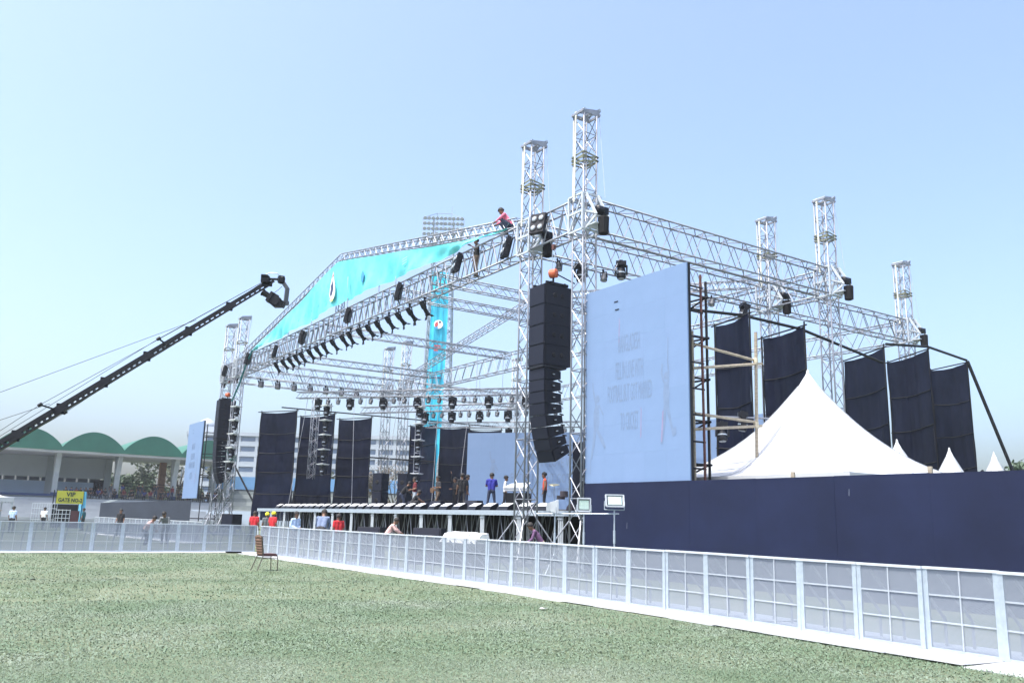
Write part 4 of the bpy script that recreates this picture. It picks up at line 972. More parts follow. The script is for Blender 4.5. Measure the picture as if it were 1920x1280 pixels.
# ------------------------------------------------------------------ trees
LEAFM = [mat('leaf_green', (.085, .125, .075), .7, 0, .35, .6), mat('leaf_olive', (.10, .12, .085), .7, 0, .35, .6), mat('bare_twig', (.16, .14, .12), .9, 0, .25, 1.)]
BARK = mat('bark', (.10, .085, .07), .9, 0, .3, 3., bump=.4)
def tree(label, x, y, hgt, cr, kind=0, nl=2500, ls=.28, seed=1, sparse=False, crown_z=None):
    rr = random.Random(seed); t = thing('bare_tree' if kind == 2 else 'broadleaf_tree', label, 'tree', (x, y, 0), 0, 'trees around the stadium')
    tr = MB(); cz = crown_z or hgt * .62; base_r = hgt * .022
    tr.tube((0, 0, 0), (.1, 0, hgt * .35), base_r, base_r * .7, 8)
    tips = []
    for k in range(9):
        a = rr.uniform(0, 6.28); e = rr.uniform(.5, 1.2); s0 = V(.1, 0, hgt * rr.uniform(.25, .38)); L_ = cr * rr.uniform(.6, 1.0)
        p1 = s0 + V(math.cos(a) * math.cos(e), math.sin(a) * math.cos(e), math.sin(e)) * L_ * .8
        tr.tube(s0, p1, base_r * .45, base_r * .22, 5)
        for q in range(4):
            a2 = a + rr.uniform(-1, 1); e2 = rr.uniform(.1, 1.3); p2 = p1 + V(math.cos(a2) * math.cos(e2), math.sin(a2) * math.cos(e2), math.sin(e2)) * L_ * rr.uniform(.4, .8)
            tr.tube(p1, p2, base_r * .2, base_r * .08, 4); tips.append(p2)
            for w_ in range(5 if kind == 2 else 2):
                a3 = a2 + rr.uniform(-1.2, 1.2); p3 = p2 + V(math.cos(a3), math.sin(a3), rr.uniform(-.3, .9)) * L_ * rr.uniform(.2, .45); tr.tube(p2, p3, base_r * .07, base_r * .03, 3); tips.append(p3)
    tr.build('trunk', BARK, t)
    clumps = [(p, cr * rr.uniform(.14, .32)) for p in tips for _ in range(1)]
    rr.shuffle(clumps); clumps = clumps[:46 if not sparse else 26]
    n = nl; P = np.zeros((n, 3)); idx = RNG.integers(0, len(clumps), n)
    cs = np.array([c[0] for c in clumps]); rs = np.array([c[1] for c in clumps])
    dv_ = RNG.normal(size=(n, 3)); dv_ /= np.linalg.norm(dv_, axis=1)[:, None]; dv_ *= (RNG.uniform(0, 1, n) ** .45)[:, None]
    P = cs[idx] + dv_ * rs[idx][:, None]
    a = RNG.normal(size=(n, 3)); a /= np.linalg.norm(a, axis=1)[:, None]; b = np.cross(a, RNG.normal(size=(n, 3))); b /= np.linalg.norm(b, axis=1)[:, None]
    s = (ls * RNG.uniform(.5, 1.3, n))[:, None]; wdt = .22 if kind == 2 else .55
    q = np.stack([P - a * s, P + b * s * wdt, P + a * s, P - b * s * wdt], 1).reshape(-1, 3)
    me = bpy.data.meshes.new('crown'); me.from_pydata(q.tolist(), [], np.arange(n * 4).reshape(n, 4).tolist()); me.materials.append(LEAFM[kind]); link('crown', me, t)
    return t
TR = [('thin leafless tree top showing above the grandstand roof', -165, 17.1, 15.0, 3.6, 2, 1500, .3), ('bushy tree filling one side of the grandstand\'s open bay', -165, 27.6, 9.6, 3.9, 0, 4200, .32),
      ('dark spreading tree rising above the grandstand\'s third arch', -152, 34.3, 15.0, 6.2, 1, 2600, .34), ('low round shrub tree under the sky in the open bay', -165, 33.0, 6.4, 3.0, 0, 3000, .32), ('low bush tree behind the open bay\'s brown column', -172, 38.0, 7.0, 3.6, 1, 3000, .34),
      ('bare grey tree standing behind the stage between two drapes', -93, 45.6, 9.0, 3.7, 2, 2600, .24), ('green tree tops at the far right border beyond the tents', -41, 88, 8.2, 4.0, 0, 4000, .3),
      ('low green bush tree far behind the stadium terrace', -150, 62, 9, 5, 1, 3000, .4)]
for k, a in enumerate(TR): tree(a[0], a[1], a[2], a[3], a[4], a[5], a[6], a[7], seed=50 + k, sparse=a[5] == 1)
o = MB().tube((-152, 34.5, 0), (-152, 34.5, 9.0), .14, .1, 7).build('utility_pole', GALV); tag(o, 'thin grey utility pole seen through the grandstand\'s open bay', 'pole')

# ------------------------------------------------------------------ camera crane
CR = thing('camera_crane', 'long black camera crane boom reaching up over the lawn', 'camera crane', (0, 0, 0))
tip = V(-20.81, 6.38, 7.44); edge = V(-23.46, 1.14, 3.07)
bd = (tip - edge); L_ = bd.length; bdir = bd.normalized(); low = edge - bdir * 1.9
LT2 = (tip - low).length
d_, s_, u_ = frame(bdir)
def bh(t): return .235 - .10 * t / LT2    # boom height
ns = 8
for k in range(ns):
    ta, tb = LT2 * k / ns, LT2 * (k + 1) / ns
    sec = MB(); wa = .13 - .05 * k / ns
    for t0, t1 in ((ta, tb),):
        A, B_ = low + d_ * t0, low + d_ * t1; ha, hb = bh(t0), bh(t1)
        # upper box, lower rail
        for (fa, fb, w_) in ((.5, .02, wa), (-.34, -.5, wa)):
            pts = []
            for P_, hh in ((A, ha), (B_, hb)):
                for z_ in (fa, fb):
                    for x_ in (-1, 1): pts.append(P_ + s_ * (x_ * w_ / 2) + u_ * (z_ * hh))
            sec.add(pts, [(0, 1, 3, 2), (4, 6, 7, 5), (0, 4, 5, 1), (2, 3, 7, 6), (0, 2, 6, 4), (1, 5, 7, 3)])
    nh = 8
    for q in range(nh + 1):
        t0 = ta + (tb - ta) * (q - .0) / nh; hw_ = .030 if 0 < q < nh else .13
        P_ = low + d_ * t0; hh = bh(t0)
        pts = []
        for dt in (-hw_, hw_):
            for z_ in (.03, -.35):
                for x_ in (-1, 1): pts.append(P_ + d_ * dt + s_ * (x_ * wa * .48) + u_ * (z_ * hh))
        sec.add(pts, [(0, 1, 3, 2), (4, 6, 7, 5), (0, 4, 5, 1), (2, 3, 7, 6), (0, 2, 6, 4), (1, 5, 7, 3)])
    sec.build('boom_section', BLACK, CR)
    P_ = low + d_ * tb; MB().box(P_ + u_ * (.53 * bh(tb)), (.08, .08, .1)).build('boom_clamp', BLACK, CR); MB().box(P_ - u_ * (.53 * bh(tb)), (.06, .06, .08)).build('boom_clamp', BLACK, CR)
hz = V(d_.x, d_.y, 0).normalized(); up = V(0, 0, 1)
def hp(px, py): return tip + hz * ((px - 505) * .0136) + up * ((533 - py) * .0132)
MB().box(hp(498, 528), (.2, .28, .17), Matrix.Rotation(math.atan2(hz.y, hz.x), 3, 'Z')).box(hp(497, 522), (.16, .36, .04), Matrix.Rotation(math.atan2(hz.y, hz.x), 3, 'Z')).build('head_mount', BLACK, CR)
MB().bar(hp(503, 526), hp(524, 525), .05, .05).build('head_arm', BLACK, CR)
MB().lathe([(-.1, .05), (-.08, .09), (.05, .09), (.1, .06)], hp(527, 526), up, 10).box(hp(526, 524), (.14, .14, .14)).build('pan_motor', BLACK, CR)
MB().bar(hp(529, 529), hp(539, 543), .07, .10).bar(hp(539, 542), hp(538, 572), .07, .10).box(hp(539, 572), (.1, .12, .1)).build('gimbal_arm', mat('dark_grey_arm', (.07, .075, .09), .5), CR)
cm = MB(); rm = Matrix.Rotation(math.atan2(hz.y, hz.x), 3, 'Z') @ Matrix.Rotation(rad(28), 3, 'Y')
cm.box(hp(517, 567), (.28, .2, .22), rm); cm.box(hp(509, 562), (.08, .24, .27), rm); cm.box(hp(527, 572), (.15, .16, .16), rm); cm.box(hp(519, 558), (.16, .08, .07), rm)
cm.build('camera_body', BLACK, CR)
MB().lathe([(0, .07), (.16, .08), (.18, .095), (.2, .09)], hp(507, 560), (hp(500, 556) - hp(507, 560)), 12).build('lens', STEEL_DARK, CR)
cr = MB().bar(hp(505, 569), hp(519, 580), .16, .04); cr.bar(hp(518, 580), hp(534, 579), .16, .04); cr.bar(hp(533, 581), hp(537, 571), .16, .06); cr.build('cradle', BLACK, CR)
MB().path([hp(494, 522), hp(498, 517), hp(505, 513.5), hp(512, 513), hp(519, 514), hp(524, 520)], .012, 5).build('cable_hoop', GALV, CR)
MB().path([hp(529, 539), hp(522, 547), hp(514, 554)], .006, 4).build('cable', RUBBER, CR)
for f, a in ((.36, .75), (.68, .42)):
    P_ = low + d_ * (LT2 * f)
    MB().bar(P_ - s_ * .0 + u_ * .1 - s_ * a, P_ + s_ * a + u_ * .1, .03, .03).lathe([(-.05, .04), (.05, .04)], P_ - s_ * a + u_ * .1, d_, 6).lathe([(-.05, .04), (.05, .04)], P_ + s_ * a + u_ * .1, d_, 6).build('spreader', BLACK, CR)
    for s in (-1, 1):
        MB().path([tip + u_ * .1, P_ + s_ * (s * a) + u_ * .1, low + u_ * .1 - d_ * 1.5 + s_ * s * .2], .006, 4).build('stay_cable', STEEL_DARK, CR)
MB().tube(tip + u_ * .15 - d_ * 2, low + u_ * 1.75 - d_ * .5, .006, None, 4).build('stay_cable', STEEL_DARK, CR)
MB().tube(low + d_ * LT2 * .36 + u_ * .25, low + u_ * 1.1, .006, None, 4).build('stay_cable', STEEL_DARK, CR)
piv = low + d_ * .35
MB().tube((piv.x, piv.y, .1), (piv.x, piv.y, piv.z), .12, .1, 10).build('pedestal', BLACK, CR)
for k in range(3):
    a = 2.1 * k; MB().bar((piv.x, piv.y, .5), (piv.x + .9 * math.cos(a), piv.y + .9 * math.sin(a), .06), .07).build('pedestal_leg', BLACK, CR)
MB().box(low - d_ * 1.0, (.3, .3, .3)).bar(low, low - d_ * 1.2, .14, .2).build('counterweight', BLACK, CR)

# ------------------------------------------------------------------ floodlights on stands, chair, wedges
def flood(label, x, y, z, yaw, pitch, back=False, pole_=True, w_=.56, h_=.44):
    t = thing('work_floodlight', label, 'floodlight', (x, y, 0), yaw, 'work floodlights by the near tower')
    Rm = Matrix.Rotation(pitch, 3, 'X')
    def P(a, b, c): return V(0, 0, z) + Rm @ V(a, b, c)
    hs = MB(); f = MB()
    pts = [P(i * w_ / 2, -.05, j * h_ / 2) for i, j in ((-1, -1), (1, -1), (1, 1), (-1, 1))] + [P(i * w_ * .36, .16, j * h_ * .36) for i, j in ((-1, -1), (1, -1), (1, 1), (-1, 1))]
    hs.add(pts, [(0, 1, 5, 4), (1, 2, 6, 5), (2, 3, 7, 6), (3, 0, 4, 7), (4, 5, 6, 7), (3, 2, 1, 0)]); hs.build('housing', mat('grey_lamp_paint', (.42, .45, .48), .5), t)
    for a, b in (((-1, -1), (1, -1)), ((1, -1), (1, 1)), ((1, 1), (-1, 1)), ((-1, 1), (-1, -1))): f.bar(P(a[0] * w_ / 2, -.06, a[1] * h_ / 2), P(b[0] * w_ / 2, -.06, b[1] * h_ / 2), .04, .04)
    f.build('rim', WHITE_STEEL, t)
    k = .38
    MB().add([P(-w_ * .42, -.056, -h_ * .4), P(w_ * .42, -.056, -h_ * .4), P(w_ * .42, -.056, h_ * .4), P(-w_ * .42, -.056, h_ * .4)], [(0, 1, 2, 3)]).build('gasket', BLACK, t)
    MB().add([P(-w_ * k, -.062, -h_ * .35), P(w_ * k, -.062, -h_ * .35), P(w_ * k, -.062, h_ * .35), P(-w_ * k, -.062, h_ * .35)], [(0, 1, 2, 3)]).build('glass', mat('pale_green_glass', (.62, .78, .74), .08, .3, .1), t)
    MB().box(P(0, .2, 0), (.2, .14, .24), Rm).build('ballast_box', MATS['grey_lamp_paint'], t)
    if pole_:
        q = MB().tube((0, 0, .02), (0, 0, z - h_ / 2 - .08), .025, None, 7); q.tube((0, 0, z * .45), (0, 0, z * .62), .04, None, 7)
        for a in (.3, 2.4, 4.5): q.tube((0, 0, .7), (.5 * math.cos(a), .5 * math.sin(a), .02), .02, None, 5)
        q.build('stand', GALV, t)
    MB().path([P(-w_ / 2 - .03, 0, 0), V(-w_ / 2 - .03, 0, z - h_ / 2 - .08), V(w_ / 2 + .03, 0, z - h_ / 2 - .08), P(w_ / 2 + .03, 0, 0)], .016, 5).build('bracket', GALV, t)
    return t
vy = lambda x, y: math.atan2(-x, y) # unused heading helper
flood('square work floodlight facing the lawn, in front of the near tower', -21.1, 16.97, 2.19, rad(52), rad(4), w_=.40, h_=.40)
flood('wide work floodlight tilted sideways on a thin pole before the hoarding', -20.16, 17.41, 2.31, rad(62), rad(-14), w_=.56, h_=.36)
flood('work floodlight turned away, showing its grey back box beside the near tower', -21.62, 16.23, 2.1, rad(150), rad(0), w_=.40, h_=.40)
o = MB().tube((-22.3, 16.0, 1.88), (-20.05, 17.5, 1.93), .022, None, 6).build('floodlight_crossbar', GALV); tag(o, 'thin steel crossbar joining the work floodlights', 'bar')

CHB = mat('brown_chair_fabric', (.17, .098, .070), .85, 0, .2, 8., bump=.3, bscale=60); CHS = mat('maroon_seat_fabric', (.10, .045, .045), .85, 0, .2, 8.); CHF = mat('chair_frame_bronze', (.13, .11, .09), .4, .6)
t = thing('banquet_chair', 'brown upholstered banquet chair standing alone on the lawn', 'chair', (-25.72, 8.55, 0), math.atan2(.93, -.16))
# local +x is the way the sitter faces
bk = []
def backfn(u, v):
    wdt = .40 * (1 - .12 * (1 - v) + 0) ; y = (u - .5) * wdt; z = .47 + .52 * v
    if v > .8: z += .045 * math.cos((u - .5) * math.pi) * (v - .8) / .2
    x = -.235 - .10 * v; return (x, y, z)
MB().grid(lambda u, v: V(*backfn(u, v)) + V(-.022 - .008 * math.sin(v * 42), 0, 0), 10, 40).build('back_panel', CHB, t, smooth=True)
MB().grid(lambda u, v: V(*backfn(1 - u, v)) + V(.028, 0, 0), 10, 20).build('back_cushion', CHS, t, smooth=True)
fr = [backfn(0, q / 10) for q in range(11)] + [backfn(q / 6, 1) for q in range(1, 6)] + [backfn(1, 1 - q / 10) for q in range(11)]
MB().path([V(*p) for p in fr], .018, 6).build('back_frame', CHF, t)
sc = MB()
for j in range(5):
    pass
seatp = [(-.22, -.20), (.20, -.23), (.235, -.18), (.235, .18), (.20, .23), (-.22, .20)]
MB().prism([(x, y, .42) for x, y in seatp], (0, 0, .055)).prism([(x * .9, y * .9, .475) for x, y in seatp], (0, 0, .025)).build('seat', CHS, t)
for s in (-1, 1):
    MB().tube((-.22, s * .18, .47), (-.40, s * .20, 0), .015, None, 6).build('leg', CHF, t)
    MB().path([V(.2, s * .2, .44), V(.235, s * .205, .40), V(.26, s * .205, 0)], .015, 6).build('leg', CHF, t)
    MB().tube((-.25, s * .185, .36), (.235, s * .2, .37), .01, None, 5).build('stretcher', CHF, t)
def wedge(label, x, y, yaw, m, wd=1.1, hg=.75, dp=.85, z=0.):
    t = thing('floor_monitor', label, 'loudspeaker', (x, y, z), yaw, 'loudspeakers on the ground')
    MB().prism([(-wd / 2, 0, 0), (-wd / 2, dp, 0), (-wd / 2, dp, hg), (-wd / 2, dp * .35, hg)], (wd, 0, 0)).build('cabinet', m, t)
    MB().prism([(-wd / 2 + .05, -.005, .05), (wd / 2 - .05, -.005, .05), (wd / 2 - .05, dp * .35 - .03, hg - .05), (-wd / 2 + .05, dp * .35 - .03, hg - .05)], (0, -.012, .006)).build('grille', GRILLE, t)
wedge('black floor loudspeaker in front of the stage, left of the white ramp', -27.9, 15.0, rad(40), BLACK_WOOD, 1.1, 1.3)
wedge('black floor loudspeaker in front of the stage beside the crouching helper', -31.9, 14.5, rad(40), BLACK_WOOD, 1.0, 1.25)
t = thing('white_ramp', 'white covered ramp box before the stage, beside the black floor loudspeaker', 'ramp', (-25.6, 15.0, 0), rad(8))
MB().prism([(-.95, .02, .86), (-.95, .7, .86), (-.95, .65, 1.22), (-.95, .25, 1.16)], (1.35, 0, 0)).build('cover', COVER, t)
MB().prism([(.45, .02, .86), (.45, .7, .86), (.45, .6, 1.2), (.45, .3, 1.16)], (.55, 0, 0)).build('cover_end', COVER, t)
MB().box((.02, .36, .43), (1.9, .6, .84)).build('case', BLACK, t)
for k, (x, y, rz) in enumerate(((-40.6, 20.9, .3), (-37.6, 20.6, .2), (-34.0, 20.5, .25))):
    wedge('dark stage monitor wedge at the performers\' feet, %s from the maroon shirt' % ('first', 'second', 'third')[k], x, y, rz + math.pi * 0, BLACK_WOOD, .75, .45, .6, DZ)
# flight case and clutter left of the stage
t = thing('flight_case', 'black flight case on a rack beside the far stage corner', 'case', (-56.4, 16.2, 0), .5)
MB().box((0, 0, 1.15), (1.0, .8, .9)).build('body', BLACK, t)
MB().box((0, -.41, 1.15), (.9, .02, .75)).build('panel', GRILLE, t)
for i in (-1, 1):
    for j in (-1, 1): MB().tube((i * .45, j * .35, 0), (i * .45, j * .35, .7), .03, None, 5).build('leg', GALV, t)
MB().box((0, 0, .68), (1.05, .85, .05)).build('shelf', GALV, t)
# drum kit and keyboard on stage
t = thing('drum_kit', 'drum kit with stands at the near back of the stage', 'drum kit', (-28.9, 22.6, DZ), .4)
for (x, y, z, r, h_) in ((0, 0, .3, .3, .45), (-.35, -.1, .75, .17, .25), (.3, -.1, .75, .17, .25), (.7, .2, .4, .22, .4), (-.7, .25, .62, .18, .16)):
    c = MB().lathe([(0, r), (.02, r * 1.04), (h_ - .02, r * 1.04), (h_, r)], (x, y, z - h_ / 2), (0, 0, 1) if z != .3 else (0, 1, 0), 14).build('drum', mat('dark_drum_shell', (.06, .05, .06), .3), t)
for (x, y, z) in ((-.9, 0, 1.15), (.9, 0, 1.25), (.4, .5, 1.1)):
    MB().lathe([(0, .24), (.01, .23), (.03, .05)], (x, y, z), (.1, -.2, 1), 14).build('cymbal', mat('brass_cymbal', (.6, .5, .25), .3, .9), t)
    q = MB().tube((x, y, 0), (x, y, z), .015, None, 5)
    for a in (0, 2.1, 4.2): q.tube((x, y, .35), (x + .25 * math.cos(a), y + .25 * math.sin(a), 0), .012, None, 4)
    q.build('stand', GALV, t)
t = thing('keyboard_stand', 'keyboard under a white cloth behind the man in the white shirt', 'keyboard', (-33.0, 22.6, DZ), .4)
MB().box((0, 0, 1.0), (1.2, .5, .12)).prism([(-.65, -.3, 1.06), (.65, -.3, 1.06), (.5, .28, 1.3), (-.55, .28, 1.25)], (0, 0, .05)).build('cloth_cover', COVER, t)
for s in (-1, 1): MB().bar((s * .4, -.2, 0), (-s * .4, .2, .95), .04).build('leg', BLACK, t)
MB().box((0, .05, .45), (1.1, .5, .8)).build('case', BLACK, t)

# ------------------------------------------------------------------ people
SKIN = mat('skin_brown', (.20, .11, .07), .6, 0, .08); HAIRM = mat('black_hair', (.012, .010, .010), .7, 0, .3, 30.)
def cl(name, c): return mat(name, c, .85, 0, .18, 9., bump=.3, bscale=25)
C_ = dict(maroon=cl('maroon_cotton', (.13, .018, .025)), lightshort=cl('pale_denim', (.42, .47, .52)), dark=cl('charcoal_cotton', (.03, .03, .035)), black=cl('black_cotton', (.014, .014, .017)), brown=cl('brown_twill', (.13, .09, .065)),
          blue=cl('royal_blue_cotton', (.025, .03, .28)), denim=cl('dark_denim', (.03, .04, .075)), white=cl('white_cotton', (.78, .78, .78)), red=cl('red_cotton', (.50, .02, .03)), pink=cl('pink_cotton', (.72, .16, .26)), navy=cl('navy_cotton', (.03, .04, .13)),
          slate=cl('slate_blue_cotton', (.13, .17, .27)), grey=cl('grey_cotton', (.14, .15, .16)), teal=cl('teal_cotton', (.03, .12, .14)), sky=cl('pale_blue_cotton', (.40, .52, .72)), purple=cl('purple_check', (.12, .06, .14)), beige=cl('beige_twill', (.38, .32, .24)),
          orange=cl('orange_cotton', (.60, .09, .05)), olive=cl('olive_check', (.10, .10, .07)), blush=cl('blush_cotton', (.62, .40, .38)), yellow=cl('yellow_cap_cloth', (.75, .66, .04)), shoe=cl('dark_shoe', (.02, .02, .02)))
STAND = dict(pel=(0, 0, .93), che=(0, 0, 1.25), neck=(.0, 0, 1.45), head=(.03, 0, 1.59),
             shl=(0, .19, 1.39), shr=(0, -.19, 1.39), ell=(-.02, .24, 1.11), elr=(-.02, -.24, 1.11), wrl=(.07, .25, .87), wrr=(.07, -.25, .87),
             hil=(0, .095, .90), hir=(0, -.095, .90), knl=(.02, .11, .49), knr=(.02, -.11, .49), anl=(-.02, .12, .08), anr=(-.02, -.12, .08))
def pose(**k):
    p = dict(STAND); p.update(k); return {a: Vector(b) for a, b in p.items()}
def body_mesh(P, shirt, legs, sleeve='short', shorts=False, fingers=True, skin=None):
    skin = skin or SKIN
    mats = [skin, shirt, legs, C_['shoe']]
    seg = []   # a, b, ra, rb, material index
    def sg(a, b, ra, rb, m): seg.append((P[a] if isinstance(a, str) else a, P[b] if isinstance(b, str) else b, ra, rb, m))
    pe, ch, ne, hd = P['pel'], P['che'], P['neck'], P['head']
    sd = (P['shl'] - P['shr']).normalized(); upv = (ne - pe).normalized(); fw = sd.cross(upv).normalized()
    for s in (-1, 1):
        sg(pe + sd * (.07 * s), ch + sd * (.085 * s), .105, .105, 1); sg(ch + sd * (.085 * s), ne - upv * .09 + sd * (.09 * s), .105, .085, 1)
        sg(pe + sd * .07 * s - upv * .03, pe + sd * .07 * s + upv * .04, .108, .105, 2)
    sg(P['shl'], P['shr'], .072, .072, 1); sg(ne - upv * .06, hd - (hd - ne).normalized() * .05, .056, .052, 0)
    hu = (hd - ne).normalized(); hf = P.get('look', None); hf = (Vector(hf) if hf else fw); hf = (hf - hu * hf.dot(hu)).normalized(); hs = hu.cross(hf).normalized()
    sg(hd - hu * .05 + hf * .025, hd + hu * .06, .078, .092, 0); sg(hd + hf * .015 + hu * .02, hd - hf * .02 + hu * .03, .088, .09, 0)
    sg(hd + hf * .085 - hu * .005, hd + hf * .112 - hu * .03, .012, .017, 0)
    for s in (-1, 1): sg(hd + hs * (.088 * s), hd + hs * (.095 * s) + hu * .02 - hf * .01, .018, .02, 0)
    sm = {'short': .55, 'long': 1.0, 'none': 0}[sleeve]
    for q in 'lr':
        A, E_, W = P['sh' + q], P['el' + q], P['wr' + q]
        m = 1 if sleeve != 'none' else 0
        if sleeve == 'short': sg(A, A.lerp(E_, .65), .064, .058, 1); sg(A.lerp(E_, .6), E_, .044, .042, 0); sg(E_, W, .042, .03, 0)
        else: sg(A, E_, .062, .05, m); sg(E_, W.lerp(E_, .06), .05, .036, m)
        hdn = (W - E_).normalized(); sg(W, W + hdn * .07, .026, .034, 0)
        H_, K, N_ = P['hi' + q], P['kn' + q], P['an' + q]
        sg(H_, K, .092, .064, 2)
        if shorts: sg(K, K.lerp(N_, .12), .066, .06, 2); sg(K.lerp(N_, .1), N_, .05, .036, 0)
        else: sg(K, N_, .064, .048, 2)
        leg = (N_ - K).normalized(); ff = fw - leg * fw.dot(leg); ff = (ff.normalized() if ff.length > .2 else fw)
        ff = V(fw.x, fw.y, 0); ff = ff.normalized() if ff.length > .1 else V(1, 0, 0)
        sg(N_ - V(0, 0, .03) - ff * .03, N_ - V(0, 0, .045) + ff * .15, .045, .036, 3)
    bm = bmesh.new()
    for a, b, ra, rb, m in seg:
        n = 4
        for q in range(n + 1):
            t = q / n; c = a.lerp(b, t)
        mb = MB(); dd = (b - a); L2 = max(dd.length, 1e-4); prof = []
        for q in range(4): th = math.pi / 2 * q / 4; prof.append((-ra * math.cos(th), max(ra * math.sin(th), .002)))
        prof.append((0, ra)); prof.append((L2, rb))
        for q in range(1, 5): th = math.pi / 2 * q / 4; prof.append((L2 + rb * math.sin(th), max(rb * math.cos(th), .002)))
        mb.lathe(prof, a, dd if dd.length > 1e-3 else V(0, 0, 1), 10)
        vv = [bm.verts.new(p) for p in mb.v]
        for f in mb.f:
            try: bm.faces.new([vv[i] for i in f])
            except ValueError: pass
    bmesh.ops.recalc_face_normals(bm, faces=bm.faces)
    me = bpy.data.meshes.new('tmp'); bm.to_mesh(me); bm.free()
    o = bpy.data.objects.new('tmp', me); COL.objects.link(o)
    md = o.modifiers.new('r', 'REMESH'); md.mode = 'VOXEL'; md.voxel_size = .024; md.adaptivity = 0
    sm_ = o.modifiers.new('s', 'SMOOTH'); sm_.factor = .5; sm_.iterations = 2
    bpy.context.view_layer.update(); dg = bpy.context.evaluated_depsgraph_get()
    out = bpy.data.meshes.new_from_object(o.evaluated_get(dg)); bpy.data.objects.remove(o); bpy.data.meshes.remove(me)
    # colour each face by the nearest limb
    cen = np.zeros(len(out.polygons) * 3); out.polygons.foreach_get('center', cen); cen = cen.reshape(-1, 3)
    best = np.full(len(cen), 1e9); mi = np.zeros(len(cen), int)
    for a, b, ra, rb, m in seg:
        a_ = np.array(a); ab = np.array(b) - a_; L2 = max(ab @ ab, 1e-8); t = np.clip(((cen - a_) @ ab) / L2, 0, 1)
        dd = np.linalg.norm(cen - a_ - t[:, None] * ab, axis=1) - (ra + (rb - ra) * t); k = dd < best; best[k] = dd[k]; mi[k] = m
    # fingers and eyes
    ex = MB()
    if fingers:
        for q in 'lr':
            E_, W = P['el' + q], P['wr' + q]; dn = (W - E_).normalized(); si = fw.cross(dn); si = si.normalized() if si.length > .1 else sd
            pal = W + dn * .075
            for k_, (off, ln) in enumerate(((-.026, .062), (-.009, .075), (.009, .07), (.026, .055))):
                a = pal + si * off; m_ = a + dn * ln * .55 + fw * .012; ex.tube(a, m_, .0095, .009, 5); ex.tube(m_, m_ + dn * ln * .45 + fw * .018, .009, .007, 5)
            a = W + dn * .03 - si * .025; m_ = a + dn * .03 - si * .025 + fw * .01; ex.tube(a, m_, .011, .01, 5); ex.tube(m_, m_ + dn * .03, .01, .008, 5)
    nv = len(out.vertices); co = np.zeros(nv * 3); out.vertices.foreach_get('co', co)
    faces = [tuple(p.vertices) for p in out.polygons]; vts = co.reshape(-1, 3).tolist()
    fm = mi.tolist()
    faces += [tuple(i + nv for i in f) for f in ex.f]; vts += [tuple(v) for v in ex.v]; fm += [0] * len(ex.f)
    ey = MB()
    for s in (-1, 1): ey.lathe([(0, .013), (.008, .011), (.012, .004)], hd + hf * .083 + hs * (.034 * s) + hu * .022, hf, 6)
    ey.box(hd + hf * .09 - hu * .062, (.012, .012, .006))
    n2 = len(vts); faces += [tuple(i + n2 for i in f) for f in ey.f]; vts += [tuple(v) for v in ey.v]; fm += [4] * len(ey.f)
    fin = bpy.data.meshes.new('person'); fin.from_pydata(vts, [], faces)
    for m_ in mats + [HAIRM]: fin.materials.append(m_)
    fin.polygons.foreach_set('material_index', fm); fin.polygons.foreach_set('use_smooth', [True] * len(faces)); fin.update()
    bpy.data.meshes.remove(out)
    # hair cap
    def cap(rad_, zmin, jit):
        mb = MB(); N, M_ = 12, 6; vs_ = []; fs = []
        for j in range(M_ + 1):
            th = math.pi * .66 * j / M_
            for k in range(N):
                a = 2 * math.pi * k / N; lim = 1.0 if math.cos(a) < .3 else .62
                t_ = th * lim; r_ = rad_ * (1 + jit * random.uniform(-1, 1))
                vs_.append(hd + hu * .045 - hf * .012 + hu * (math.cos(t_) * r_) + (hf * math.cos(a) * 1.03 + hs * math.sin(a) * .94) * (math.sin(t_) * r_))
        for j in range(M_):
            for k in range(N): fs.append((j * N + k, (j + 1) * N + k, (j + 1) * N + (k + 1) % N, j * N + (k + 1) % N))
        return mb.add(vs_, fs)
    hair = cap(.122, 0, .05).mesh('hair', HAIRM, True)
    capm = cap(.126, 0, 0)
    capm.prism([hd + hu * .07 + hf * .09 + hs * .07, hd + hu * .055 + hf * .18 + hs * .05, hd + hu * .055 + hf * .18 - hs * .05, hd + hu * .07 + hf * .09 - hs * .07], hu * .012)
    return fin, hair, capm.mesh('cap', C_['yellow'], True)
BODY = {}
def person(label, x, y, z, heading, P, shirt, legs, group, key=None, cap=False, scale=1., **k):
    kk = key or label
    if kk not in BODY: BODY[kk] = body_mesh(P, C_[shirt], C_[legs], **k)
    me, hair, capm = BODY[kk]
    o = link('person', me, None, (x, y, z), heading); o.scale = (scale,) * 3
    tag(o, label, 'person', group)
    link('cap' if cap else 'hair', capm if cap else hair, o)
    return o
TOC = math.atan2(-.55, .83)      # heading towards the camera
RIGHT = math.atan2(.83, .56)     # heading to the picture's right
LEFT = RIGHT + math.pi; AWAY = TOC + math.pi
HANDS = dict(ell=(-.02, .25, 1.12), elr=(-.02, -.25, 1.12), wrl=(.20, .10, 1.08), wrr=(.20, -.10, 1.06))
walk = dict(knl=(.14, .10, .50), anl=(.16, .11, .08), knr=(-.04, -.10, .48), anr=(-.24, -.11, .11))
apart = dict(anl=(0, .2, .08), anr=(0, -.2, .08), knl=(.02, .15, .49), knr=(.02, -.15, .49))
fold = dict(ell=(.08, .26, 1.14), elr=(.08, -.26, 1.14), wrl=(.22, -.06, 1.16), wrr=(.24, .06, 1.13))
gS = 'people on the stage'
person('person on stage in a maroon shirt and pale shorts, facing left', -41.2, 21.46, DZ, LEFT + .3, pose(**HANDS, **apart), 'maroon', 'lightshort', gS, shorts=True)
